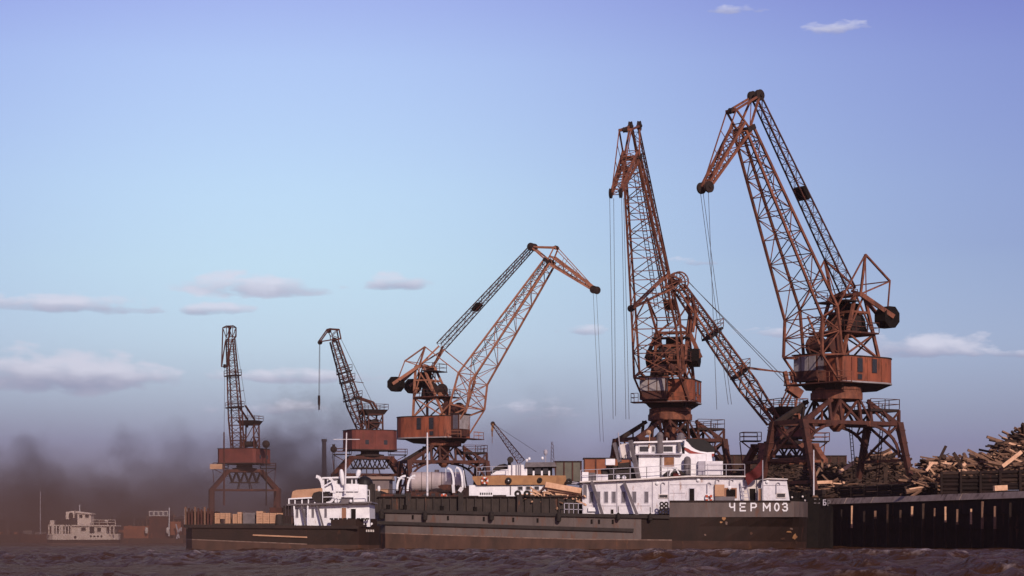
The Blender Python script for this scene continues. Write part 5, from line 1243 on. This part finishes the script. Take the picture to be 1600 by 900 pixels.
for i in range(8):
    t = i / 7 * math.pi / 2; prof.append((13.5 * math.cos(t) * Y1 / FPX + .01, 13.5 * math.sin(t) * Y1 / FPX * .95))
cp_ = MB().lathe(at(569.5, 756.5, Yh + 2.6), [(.75, -.05)] + prof, 20).build('funnel_cap', 'funnel_black', bg_)
MB().tube(at(577, 784, Yh + 2.6), at(577, 756, Yh + 2.6), .5, n=14).build('funnel', 'deck_dark', bg_)
def pod(parent, xc, y0, y1, hw, Y, m, name='ventilator', tilt=0):
    c = at(xc, (y0 + y1) / 2, Y); hh = (y1 - y0) / 2 * Y / FPX; r_ = hw * Y / FPX
    prof = [(r_ * math.cos(t) ** .6 if math.cos(t) > 1e-4 else .01, hh * math.sin(t)) for t in [-math.pi / 2 + i * math.pi / 10 for i in range(11)]]
    b = MB().lathe((0, 0, 0), prof, 14); M3 = Matrix.Rotation(tilt, 3, 'Y'); b.v = [tuple(M3 @ Vector(v) + c) for v in b.v]
    return b.build(name, m, parent, smooth=True)
pod(bg_, 534.5, 733, 759, 3.8, Yh + .3, 'clean_white', tilt=-.12); pod(bg_, 560, 733.5, 745, 3.9, Yh + 1.4, 'clean_white', tilt=.25); pod(bg_, 592, 759, 768, 2.4, Yh + 5, 'clean_white')
ms = thing('signal_mast', 'x', 'y') if False else None
b = MB().tube(at(538.5, 790, Yh + .1), at(541.6, 676, Yh + .1), .09, .05, 8).bar(at(521, 686.5, Yh + .1), at(562, 686.5, Yh + .1), .05)
b.build('mast', 'rigging_white', bg_)
b = MB(); davit(b, 505, 770, (494, 744.5), Yh + .2, .16); davit(b, 523, 771, (514, 748), Yh + .2, .12); b.bar(at(505, 760, Yh + .2), at(520, 752, Yh + .2), .1).build('davit', 'clean_white', bg_)
b = MB(); davit(b, 522, 771, (510, 786), Yh - .3, .12); davit(b, 526, 788, (516, 768), Yh - .2, .1); b.build('davit', 'clean_white', bg_)
lb = pod(bg_, 499, 766, 784, 8, Yh - .2, 'vent_grey', 'lifeboat'); 
lb2 = MB(); prof = [(487, 776), (490, 770), (499, 767.5), (509, 769), (514, 775)]
bpy.data.objects.remove(lb)
lbo = curved(prof, [(488, 779), (492, 783.5), (500, 784.5), (508, 783), (513, 779)], Yh - .3, 1.7, 'deck_dark', 'lifeboat', bg_)
lbo.parent = None; lbo.location = bg_.location; tag(lbo, 'dark grey covered lifeboat hanging left of the barge bridge house', 'boat')
pbox(MB(), 533, 777, 552, 786, Yh - .3, 1).build('deck_locker', 'vent_grey', bg_)
for (px, py) in ((464, 820.5), (548, 783)): pod(bg_, px, py - 2.5, py + 2.5, 2.5, Yh - .9, 'clean_white', 'fender_ball')
rail(bg_, [(X(505, Yh), Yh - .6, Z(786, Yh)), (X(578, Yh), Yh - .6, Z(784, Yh))], 1.0, 1.3, 'clean_white')
b = MB(); 
for i in range(9): x_ = 518 + i * 7; b.bar(at(x_, 812, Y1 + .4), at(x_, 809.5, Y1 + .4), .3)
b.build('bitts', 'black_paint', bg_)
# hatch coaming and deck cargo of the barge
MB().box(X(290, Y1 + 1), X(458, Y1 + 1), Y1 + 1.2, Y1 + 9.8, d1(350) - .2, Z(818, Y1 + 1)).build('hatch_coaming', 'deck_dark', bg_)
def crate(label, x0, y0, x1, y1, Y, dep, grp='tan crates stacked on the barge'):
    r = thing('crate', label, 'crate', (X((x0 + x1) / 2, Y), Y + dep / 2, Z(y1, Y)), group=grp)
    a, b_, z0, z1 = X(x0, Y), X(x1, Y), Z(y1, Y), Z(y0, Y); n_ = 3
    MB().box(a + .03, b_ - .03, Y + .03, Y + dep - .03, z0, z1 - .02).build('case', 'crate_tan', r)
    for i in range(n_):
        za = z0 + (z1 - z0) * i / n_ + .015; zb = z0 + (z1 - z0) * (i + 1) / n_ - .015
        MB().box(a, b_, Y - .02, Y + .028, za, zb).build('plank', 'crate_tan', r)
    for xx in (a + .03, b_ - .12): MB().box(xx, xx + .09, Y - .06, Y - .021, z0, z1).build('batten', 'crate_tan', r)
rows = ['bottom', 'upper']
for i, (x0, x1) in enumerate(((335.5, 343.5), (344, 351.5), (352, 359.8))):
    for j, (y0, y1) in enumerate(((811, 820.5), (801.5, 810.8))):
        if i == 1 and j == 0: continue
        crate(f"tan crate in the {rows[j]} row of the left stack, {['left column', 'centre', 'right column'][i]}", x0, y0, x1, y1, Y1 + 1.4, 1.2)
for j, (y0, y1) in enumerate(((811, 820.5), (800, 810.8))):
    for i, (x0, x1) in enumerate(((363.5, 370.3), (371, 377.5))): crate(f"tan crate in the {rows[j]} row of the small middle stack, {['left', 'right'][i]} one", x0, y0 + (3 if i == 0 and j else 0), x1, y1, Y1 + 1.5, 1.2)
for i, (x0, x1) in enumerate(((400.5, 410.5), (411, 421), (421.5, 431.5), (432, 442))):
    for j, (y0, y1) in enumerate(((811, 821), (801.5, 810.8))):
        if i == 3 and j == 0: continue
        crate(f"tan crate in the {rows[j]} row of the large right stack, {['first', 'second', 'third', 'fourth'][i]} from the left", x0, y0 - (3 if i < 1 and j else 0), x1, y1, Y1 + 1.4, 1.3)
tag(MB().lathe(at(436.5, 817, Y1 + 1.2), [(.3, -.6), (.34, 0), (.3, .7), (.1, .75)], 14, 'z').build('drum', 'deck_dark'), 'dark drum standing before the large crate stack', 'drum')
tag(pbox(MB(), 379.5, 801, 399, 821, Y1 + 2.0, 2).build('container', 'vent_grey'), 'grey-brown box container between the crate stacks on the barge', 'container')
tag(pbox(MB(), 421, 793, 440, 801, Y1 + 3.6, 2.4).build('tarpaulin_bundle', 'brown_steel'), 'reddish tarpaulin bundle on top of the right crate stack', 'bundle')
# tall dark stanchions along the left part of the barge
b_ = None
for i, px in enumerate(range(290, 334, 5)):
    MB().bar(at(px, 822, Y1 + 1.0), at(px, 792 + (i % 3) * 2, Y1 + 1.0), .16).build('cargo_stanchion', 'post_wood' if i % 3 == 0 else 'brown_steel', bg_)
pbox(MB(), 290, 799, 334, 821, Y1 + 1.8, 4).build('cargo_bin', 'brown_steel', bg_)
# ---------------------------------------------------------------- ochre and white passenger boat behind the hatch
Y2 = 219.0
pb = thing('river_boat', 'white river boat with an ochre band and dark windows behind the cargo ship hatch', 'ship', (X(810, Y2), Y2 + 4, 0))
st = []
for px in [728, 734, 745, 770, 840, 890, 902, 910]:
    e = max(0, (745 - px) / 17) ** 2 * 3 + max(0, (px - 890) / 20) ** 2 * 3
    st.append((px, [(-1, e), (0, e), (Z(790, Y2), e), (Z(776, Y2), e)]))
hull(pb, 'hull', st, 8, lambda px, j: 0, Y2).build('hull', ['hull_dark', 'boot_brown', 'deck_dark'], pb)
lh = ppoly(MB(), [(733, 776), (733, 758), (858, 757), (885, 758), (885, 776)], Y2 + .6, 6.6).build('lower_deckhouse', 'clean_white', pb)
ob = ppoly(MB(), [(745, 758), (738, 748), (738, 744.5), (780, 742.5), (884, 743), (886, 757)], Y2 + .3, 7.4).build('ochre_bulwark', 'ochre_paint', pb)
for i, (x0, x1) in enumerate(((809.5, 816.5), (822, 829), (835, 842), (848, 850.5))): win(lh, x0, 760, x1, 765.5, Y2 + .59, 'glass', 'white_paint', f=.05)
for i in range(6): MB().box(X(750 + i * 3.4, Y2), X(751.6 + i * 3.4, Y2), Y2 + .5, Y2 + .6, Z(772.5, Y2), Z(769.5, Y2)).build('vent_slot', 'black_paint', lh)
MB().box(X(797, Y2), X(798.5, Y2), Y2 + .5, Y2 + .6, Z(776, Y2), Z(758, Y2)).build('down_pipe', 'vent_grey', lh)
wh = ppoly(MB(), [(794, 743), (794, 727), (818, 726), (822, 743)], Y2 + 1.4, 4.6).build('casing', 'clean_white', pb)
for px in (800, 807, 810.5, 813.5): MB().tube(at(px, 743, Y2 + 1.25), at(px, 724, Y2 + 1.25), .05).build('pipe', 'light_grey', wh)
wr = ppoly(MB(), [(822, 743), (822, 729), (863, 729), (863, 743)], Y2 + 1.6, 4).build('wheelhouse', 'black_paint', pb)
ppoly(MB(), [(820, 730), (821, 722.5), (867, 722), (870, 729)], Y2 + 1.1, 5).build('wheelhouse_roof', 'vent_grey', wr)
for px in (822.5, 834, 847, 858.5): MB().box(X(px - 1.4, Y2), X(px + 1.4, Y2), Y2 + 1.45, Y2 + 1.6, Z(743, Y2), Z(735 if px > 823 else 729, Y2)).build('mullion', 'clean_white', wr)
for (a_, c_) in ((824.2, 832.4), (835.6, 845.4), (848.6, 857)): MB().box(X(a_, Y2), X(c_, Y2), Y2 + 1.55, Y2 + 1.597, Z(740, Y2), Z(731, Y2)).build('pane', 'glass', wr)
cv = [(765, 744), (769, 740), (775, 736.5), (783, 734), (794, 733)]
curved(cv, [(765, 745), (769, 745), (775, 745), (783, 745), (794, 745)], Y2 + 1.2, 4.5, 'clean_white', 'engine_casing', pb)
curved([(766, 737), (772, 731), (780, 726), (788, 724.5), (793, 726)], [(768, 739), (774, 736), (780, 734), (788, 733), (793, 733)], Y2 + 2.2, 3, 'deck_dark', 'tarpaulin', pb)
vn = MB().tube(at(796, 733, Y2 + 1.6), at(796, 720, Y2 + 1.6), .17, n=12).lathe(at(797.5, 718.5, Y2 + 1.3), [(.1, -.35), (.33, -.3), (.25, .2), (.1, .3)], 14, 'y').build('cowl_ventilator', 'deck_dark', pb)
MB().tube(at(852.5, 722, Y2 + 2), at(852.5, 708, Y2 + 2), .05).lathe(at(852.5, 707, Y2 + 2), [(.08, -.3), (.2, -.1), (.2, .2), (.08, .3)], 10).build('lamp_mast', 'light_grey', pb)
for (px, py) in ((823, 719.5), (827, 717), (847.5, 716)): pod(pb, px, py - 2.5, py + 2.5, 2.2, Y2 + 1.5, 'clean_white', 'searchlight')
lifebuoy('small white lifebuoy on the ochre band near its left end', 757.3, 751, Y2 + .15, .28)
tyre('tyre with a pale centre hanging on the ochre band', 794.5, 751, Y2 + .1, .2, .13); tyre('dull tyre hanging towards the right of the ochre band', 843.5, 750, Y2 + .1, .16, .1); tyre('dark tyre at the right end of the ochre band', 889, 752.5, Y2 - .2, .2, .13)
MB().lathe(at(794.5, 751, Y2 + .1), [(.05, -.1), (.1, 0), (.05, .1)], 10, 'y').build('centre_cap', 'clean_white', pb)
tag(curved([(765, 779), (770, 774.5), (785, 773.5), (804, 774)], [(766, 780.5), (772, 781), (786, 781), (804, 780)], Y2 - 3.5, 1.5, 'clean_white', 'dinghy', None), 'white dinghy upturned in front of the river boat', 'boat')
rail(pb, [(X(745, Y2), Y2 + .4, Z(743.5, Y2)), (X(794, Y2), Y2 + .4, Z(742, Y2))], .9, 1.4)
MB().bar(at(887, 755, Y2 - .1), at(911, 756, Y2 - .1), .1, .1).bar(at(888, 752, Y2 - .1), at(911, 755, Y2 - .1), .08).build('gangway_rail', 'light_grey', pb)
# boat with white davits lying further left, in front of the crane
Y3 = 228.0
db = thing('service_boat', 'low dark boat with two pairs of white curved davits left of the ochre boat', 'ship', (X(670, Y3), Y3 + 3, 0))
st = []
for px in [606, 612, 625, 700, 725, 732]:
    e = max(0, (625 - px) / 19) ** 2 * 2.5 + max(0, (px - 715) / 17) ** 2 * 2.5
    st.append((px, [(-1, e), (0, e), (Z(795, Y3), e), (Z(779, Y3), e)]))
hull(db, 'hull', st, 7, lambda px, j: 0, Y3).build('hull', ['hull_dark', 'boot_brown', 'deck_dark'], db)
dhb = pbox(MB(), 640, 768, 716, 780, Y3 + 1, 4.5).build('deckhouse', 'brown_steel', db)
for px in range(650, 712, 12): win(dhb, px, 771, px + 6, 776, Y3 + .99, 'glass', 'brown_steel')
for (px, yb, pt) in ((620.5, 766, (634, 743.5)), (637, 767, (649, 743)), (709, 758, (699, 731.5)), (723, 762, (713, 730.5))):
    b = MB(); davit(b, px, yb, pt, Y3, .125); b.build('davit', 'clean_white', db)
b = MB(); b.bar(at(621, 746, Y3), at(632, 749, Y3), .12).bar(at(636, 746, Y3), at(648, 748, Y3), .12).bar(at(708, 757, Y3), at(709, 770, Y3), .3).bar(at(722, 762, Y3), at(718, 768, Y3), .4).bar(at(696.5, 732, Y3), at(697, 752, Y3), .06).bar(at(712, 732, Y3), at(712, 745, Y3), .06).bar(at(724, 735, Y3), at(727, 762, Y3), .1)
b.build('davit_stay', 'rigging_white', db)
lifebuoy('pale lifebuoy lying low behind the hatch near the white pole', 693.5, 776.5, Y0 + 1.7, .22)
tag(curved([(684, 759), (690, 757.5), (700, 757), (712, 758)], [(686, 762), (692, 765), (700, 766), (710, 763)], Y3 + .2, 1.4, 'brown_steel', 'lifeboat', None), 'brown ship lifeboat slung between the right pair of white davits', 'boat')
tag(pbox(MB(), 588, 764, 606, 771, 224, 3).build('crate', 'canvas_tan'), 'tan box just right of the barge funnel', 'crate')
pole('signal_pole', 'tall white pole rising before the crane house, left of the white davits', 667.7, 676, 779, 204.5, .1, 'rigging_white', 'pole')
pole('flagstaff', 'white bare staff at the black barge, right of the cargo ship stern', 1271.5, 703, 774, 210, .07, 'rigging_white', 'pole', lean=0)
# ---------------------------------------------------------------- black barge end behind the stern
Y4 = 212.0
bb = thing('black_barge', 'black barge end with two pale letters between the stern and the quay', 'ship', (X(1280, Y4), Y4 + 4, 0))
st = []
for px in [1225, 1240, 1262, 1280, 1292, 1300, 1306, 1311]:
    e = max(0, (px - 1272) / 39) ** 2 * 4.5; yt = np.interp(px, [1225, 1272, 1290, 1300, 1311], [778, 776, 778, 782, 792])
    st.append((px, [(-1, min(3.9, e * 1.2 + .8)), (0, min(3.9, e * 1.1 + .6)), (Z(812, Y4), min(3.9, e + .3)), (Z(yt, Y4), min(3.9, e))]))
hbb = hull(bb, 'hull', st, 9, lambda px, j: 0, Y4).build('hull', ['black_paint', 'boot_brown', 'deck_dark'], bb)
letter(hbb, 'Б', 1286.5, 781, 1290.4, 789, Y4 + .3, .09, 'light_grey'); letter(hbb, 'Р', 1293.5, 782, 1297, 790, Y4 + 1.2, .08, 'vent_grey')
for r_, y_ in ((0, 779), (1, 785)):
    for i in range(5): MB().box(X(1272 + i * 2.1, Y4), X(1273.2 + i * 2.1, Y4), Y4 + (.02 if 1272 + i * 2 < 1276 else .25), Y4 + .32, Z(y_ + 2, Y4), Z(y_, Y4)).build('small_mark', 'vent_grey', hbb)
b = MB()
rg = random.Random(9)
for i in range(16): x_ = rg.uniform(1236, 1266); c = at(x_, 778, Y4 + rg.uniform(.5, 3)); b.tube(c, c + Vector((0, 0, rg.uniform(.3, .75))), rg.uniform(.12, .25), n=8)
b.build('bitts', 'black_paint', bb)
for (px, py) in ((1237.5, 777), (1254, 776), (1258, 782)): pod(bb, px, py - 1.6, py + 1.6, 1.6, Y4 - .3, 'soiled_white', 'fender_ball')
# ---------------------------------------------------------------- far left: white launch, rust pontoon, low boats
Y5 = 405.0
tg = thing('passenger_launch', 'small white two-deck launch lying alone at the far left in the smoke', 'ship', (X(127, Y5), Y5 + 3, 0))
st = []
for px in [70, 74, 82, 120, 160, 172, 179, 182]:
    e = max(0, (82 - px) / 12) ** 2 * 2 + max(0, (px - 160) / 22) ** 2 * 2.4
    st.append((px, [(-1, min(2.7, e)), (0, min(2.7, e)), (Z(843.3, Y5), e * .9), (Z(834, Y5), e * .8)]))
hull(tg, 'hull', st, 6, lambda px, j: 0 if j < 2 else 1, Y5).build('hull', ['hull_dark', 'cream_white', 'deck_dark'], tg)
for px in (142, 147.5, 153, 158.5): MB().lathe(at(px, 838, Y5 - .02), [(.12, -.05), (.2, 0), (.2, .03)], 10, 'y').build('porthole', 'glass', tg)
MB().lathe(at(117.5, 839.5, Y5 - .02), [(.12, -.05), (.28, 0), (.28, .03)], 10, 'y').build('hawse_pipe', 'glass', tg)
lw = ppoly(MB(), [(112, 835), (112, 821), (166, 821), (166, 835)], Y5 + .5, 4.6).build('deckhouse', 'cream_white', tg)
for x0, x1, y0, y1 in ((127, 134, 824, 829.5), (140, 147.5, 823.5, 833.5), (152, 158, 824.5, 831)): win(lw, x0, y0, x1, y1, Y5 + .49, 'glass', 'cream_white', f=.1)
ppoly(MB(), [(75, 822), (75, 820), (181, 820.5), (181, 822.5)], Y5 + .1, 5.6).build('promenade_roof', 'cream_white', tg)
for px in (76.5, 83, 88, 93, 97, 102, 107, 111, 172, 178): MB().bar(at(px, 836, Y5 + .2), at(px, 821, Y5 + .2), .2 if px not in (83, 97) else .5).build('stanchion', 'cream_white', tg)
pbox(MB(), 85, 823, 112, 835, Y5 + 1.5, 3).build('saloon', 'vent_grey', tg)
uh = ppoly(MB(), [(121, 820), (121, 800), (142, 802), (142, 820)], Y5 + 1.4, 3).build('wheelhouse', 'cream_white', tg)
win(uh, 124, 804, 129, 809, Y5 + 1.39, 'glass', 'cream_white'); win(uh, 133, 804, 139, 809, Y5 + 1.39, 'glass', 'cream_white')
ppoly(MB(), [(103, 812), (103, 800), (116, 798), (116, 809)], Y5 + 1.8, 2).build('funnel_screen', 'cream_white', tg)
ppoly(MB(), [(118, 801), (118, 798.5), (143, 802), (143, 804)], Y5 + 1.0, 4).build('wheelhouse_roof', 'cream_white', tg)
pod(tg, 111, 801, 810, 3.5, Y5 + 1.5, 'deck_dark', 'ventilator'); MB().tube(at(124.5, 800, Y5 + 2), at(124.5, 789, Y5 + 2), .09).build('mast', 'rigging_white', tg)
curved([(88, 820), (94, 814), (104, 811), (116, 813), (121, 819)], [(88, 821), (94, 821), (104, 821), (116, 821), (121, 821)], Y5 + 1.8, 2, 'deck_dark', 'skylight', tg)
pbox(MB(), 78, 813, 84, 822, Y5 + .8, 1.2).build('locker', 'cream_white', tg); ppoly(MB(), [(150, 820), (155, 813), (168, 813), (170, 820)], Y5 + 1.2, 2.5).build('aft_cover', 'brown_steel', tg)
pod(tg, 166, 812, 817, 3, Y5 + 1.0, 'cream_white', 'lifebuoy_rack')
rail(tg, [(X(142, Y5), Y5 + .2, Z(820, Y5)), (X(180, Y5), Y5 + .2, Z(820, Y5))], .9, 1.2, 'cream_white', .04)
Y6 = 392.0
po = thing('pontoon', 'rust-brown pontoon with a boxy cabin right of the white launch', 'pontoon', (X(228, Y6), Y6 + 3, 0))
MB().box(X(190, Y6), X(286, Y6), Y6, Y6 + 7, -1, Z(841, Y6)).build('float', 'boot_brown', po)
pbox(MB(), 193, 822, 232, 841, Y6 + .6, 5).build('cabin', 'wagon_orange', po)
c2_ = pbox(MB(), 233, 805, 264, 841, Y6 + .9, 5).build('cabin', 'brown_steel', po)
for i in range(4): win(c2_, 234 + i * 7.5, 799.5, 239 + i * 7.5, 805.5, Y6 + .89, 'window_grey', 'soiled_white', f=.1)
pbox(MB(), 232, 798, 264, 807, Y6 + .92, 4.9).build('upper_storey', 'wall_grey', c2_)
for px, py in ((229, 829), (262, 829)): pod(po, px, py - 5, py + 5, 2.6, Y6 - .2, 'soiled_white', 'fender_ball')
MB().tube(at(264, 838, Y6 - .1), at(264.5, 793, Y6 - .1), .12, .08).build('mast', 'rigging_white', po)
pbox(MB(), 266, 815, 286, 836, Y6 + 1.2, 4).build('stores_box', 'wagon_orange', po)
gp = MB(); 
for (p, q) in (((275, 819), (277.5, 828)), ((277.5, 828), (280, 841)), ((282, 825), (278, 834)), ((278, 834), (276, 842)), ((283.5, 824), (283, 830))): gp.bar(at(*p, Y6 - .3), at(*q, Y6 - .3), .22)
gp.build('boarding_ladder', 'light_grey', po)
post('white mooring post between the pontoon and the dark barge', 290, 795, 822, Y6 - 2, .3, 'soiled_white')
lbx = thing('rowing_barge', 'faint pinkish low boat left of the white launch', 'ship', (X(50, 420), 422, 0))
st = []
for px in [26, 32, 45, 62, 74, 79]:
    e = max(0, (45 - px) / 19) ** 2 * 1.6 + max(0, (px - 62) / 17) ** 2 * 1.6
    st.append((px, [(-1, e), (0, e), (Z(841, 420), e), (Z(835, 420) + e * .3, e)]))
hull(lbx, 'hull', st, 5, lambda px, j: 0, 420).build('hull', ['brown_steel', 'boot_brown', 'deck_dark'], lbx)
pbox(MB(), 36, 829, 50, 836, 421, 2).build('cabin', 'wall_grey', lbx); pbox(MB(), 55, 831, 72, 836, 421, 2).build('cabin', 'wall_grey', lbx)
MB().tube(at(63, 835, 421), at(63, 768, 421), .12, .07).build('mast', 'light_grey', lbx)

# low laden barges filling the waterline at the far left
def low_barge(label, x0, x1, yt, Yb_, seed):
    rg = random.Random(seed); r = thing('low_barge', label, 'barge', (X((x0 + x1) / 2, Yb_), Yb_ + 3, 0)); st = []
    for f_ in (0, .05, .15, .5, .85, .95, 1):
        px = x0 + (x1 - x0) * f_; e = max(0, abs(f_ - .5) - .38) ** 2 * 150
        st.append((px, [(-1, e), (0, e), (Z(yt + 4, Yb_), e * .9), (Z(yt, Yb_), e * .8)]))
    hull(r, 'hull', st, 6, lambda px, j: 1 if j < 1 else 0, Yb_).build('hull', ['hull_dark', 'boot_brown', 'deck_dark'], r)
    x = x0 + 4
    while x < x1 - 6:
        w_ = rg.uniform(4, 12); h_ = rg.uniform(2, 8)
        pbox(MB(), x, yt - h_, min(x + w_, x1 - 2), yt, Yb_ + rg.uniform(.8, 2.5), 2).build('deck_cargo', rg.choice(['brown_steel', 'deck_dark', 'wall_grey', 'wagon_orange']), r)
        if rg.random() < .4: MB().tube(at(x + w_ / 2, yt, Yb_ + 1), at(x + w_ / 2, yt - rg.uniform(10, 22), Yb_ + 1), .09, n=6).build('mast', 'vent_grey', r)
        x += w_ + rg.uniform(1, 7)
low_barge('low dark laden barge at the left edge of the photo', -60, 36, 835, 440, 1)
low_barge('low dark barge behind the white launch', 70, 195, 832, 452, 2)
low_barge('low dark barge behind the rust pontoon and the crates', 196, 345, 826, 446, 3)
# ============================================================ SMOKE AND HAZE
def volume_mat(name, color, build_density, aniso=.2, absorb=None):
    m = bpy.data.materials.new(name); m.use_nodes = True; t = m.node_tree; t.nodes.clear()
    o = N(t, 'ShaderNodeOutputMaterial'); v = N(t, 'ShaderNodeVolumePrincipled')
    v.inputs['Color'].default_value = (*color, 1); v.inputs['Anisotropy'].default_value = aniso
    if absorb: v.inputs['Absorption Color'].default_value = (*absorb, 1)
    d = build_density(t)
    if isinstance(d, float): v.inputs['Density'].default_value = d
    else: t.links.new(d, v.inputs['Density'])
    t.links.new(v.outputs[0], o.inputs['Volume']); return m
def smoke_box(name, x0, x1, y0, y1, z0, z1, m):
    me = MB().box(-1, 1, -1, 1, 0, 1)
    mesh = bpy.data.meshes.new(name); mesh.from_pydata([((x0 - x1) / 2 * -v[0], v[1] * (y1 - y0) / 2, v[2] * (z1 - z0)) for v in me.v], [], me.f); mesh.update()
    mesh.materials.append(m); o = bpy.data.objects.new(name, mesh); COL.objects.link(o); o.location = ((x0 + x1) / 2, (y0 + y1) / 2, z0); o['kind'] = 'stuff'; return o
def plume_density(x0, cols, peak, soft=.55, nscale=.07):
    """density that follows a line of rising plumes; cols = (x, radius, top height, strength) in metres"""
    def f(t):
        g = N(t, 'ShaderNodeNewGeometry'); s = N(t, 'ShaderNodeSeparateXYZ'); t.links.new(g.outputs['Position'], s.inputs[0])
        nn = N(t, 'ShaderNodeTexNoise', i_Scale=nscale, i_Detail=4.0, i_Roughness=.6); t.links.new(g.outputs['Position'], nn.inputs[0])
        wob = math_(t, 'MULTIPLY', math_(t, 'SUBTRACT', nn.outputs[0], .5), 1.0)
        tot = None
        for (cx, rad, top, st) in cols:
            dx = math_(t, 'DIVIDE', math_(t, 'SUBTRACT', s.outputs[0], cx), rad)
            e = math_(t, 'POWER', 2.71828, math_(t, 'MULTIPLY', math_(t, 'MULTIPLY', dx, dx), -1.0))
            zz = math_(t, 'SUBTRACT', 1.0, math_(t, 'DIVIDE', s.outputs[2], top))           # 1 at the ground, 0 at the plume's top
            v = math_(t, 'ADD', math_(t, 'MULTIPLY', zz, 1.0), math_(t, 'MULTIPLY', wob, 2.6))
            v = math_(t, 'DIVIDE', v, soft, clamp=True)
            v = math_(t, 'MULTIPLY', math_(t, 'MULTIPLY', v, e), st)
            tot = v if tot is None else math_(t, 'ADD', tot, v)
        return math_(t, 'MULTIPLY', tot, peak)
    return f
def xs_(px, Y): return X(px, Y)
YS = 500
cols = [(X(20, YS), 9, 21, 1.0), (X(75, YS), 6, 19, 1.5), (X(150, YS), 8, 19, .9), (X(205, YS), 6, 19, 1.7), (X(265, YS), 7, 21, .8), (X(330, YS), 8, 26, .9),
        (X(400, YS), 8, 24, .6), (X(462, YS), 8.5, 31, 1.7), (X(510, YS), 7, 27, 1.0), (X(-90, YS), 14, 20, 1), (X(-250, YS), 16, 17, 1), (X(590, YS), 9, 14, .4), (X(850, YS), 14, 36, .17), (X(750, YS), 12, 26, .2), (X(940, YS), 12, 27, .15)]
m = volume_mat('black_smoke', (.19, .155, .165), plume_density(0, cols, .050))
smoke_box('smoke', X(-420, YS), X(1000, YS), YS - 14, YS + 14, 0.3, 55, m)
def low_smoke(t):
    g = N(t, 'ShaderNodeNewGeometry'); s = N(t, 'ShaderNodeSeparateXYZ'); t.links.new(g.outputs['Position'], s.inputs[0])
    nn = N(t, 'ShaderNodeTexNoise', i_Scale=.03, i_Detail=3.0); t.links.new(g.outputs['Position'], nn.inputs[0])
    fx = math_(t, 'DIVIDE', math_(t, 'SUBTRACT', math_(t, 'MULTIPLY', s.outputs[1], -.055), s.outputs[0]), 38, clamp=True)
    fx = math_(t, 'MULTIPLY', fx, fx) if False else fx
    fz = math_(t, 'DIVIDE', math_(t, 'SUBTRACT', math_(t, 'ADD', 8.0, math_(t, 'MULTIPLY', nn.outputs[0], 9.0)), s.outputs[2]), 10, clamp=True)
    return math_(t, 'MULTIPLY', math_(t, 'MULTIPLY', fx, fz), LOWD)
LOWD = .0052
m = volume_mat('brown_smoke', (.37, .215, .155), low_smoke)
smoke_box('smoke', -190, -1, 50, 480, -.5, 17, m)
m = volume_mat('haze_air', (.70, .46, .42), lambda t: 0.00010, .1)
hz = smoke_box('haze', -900, 900, -20, 1500, -4, 62, m)
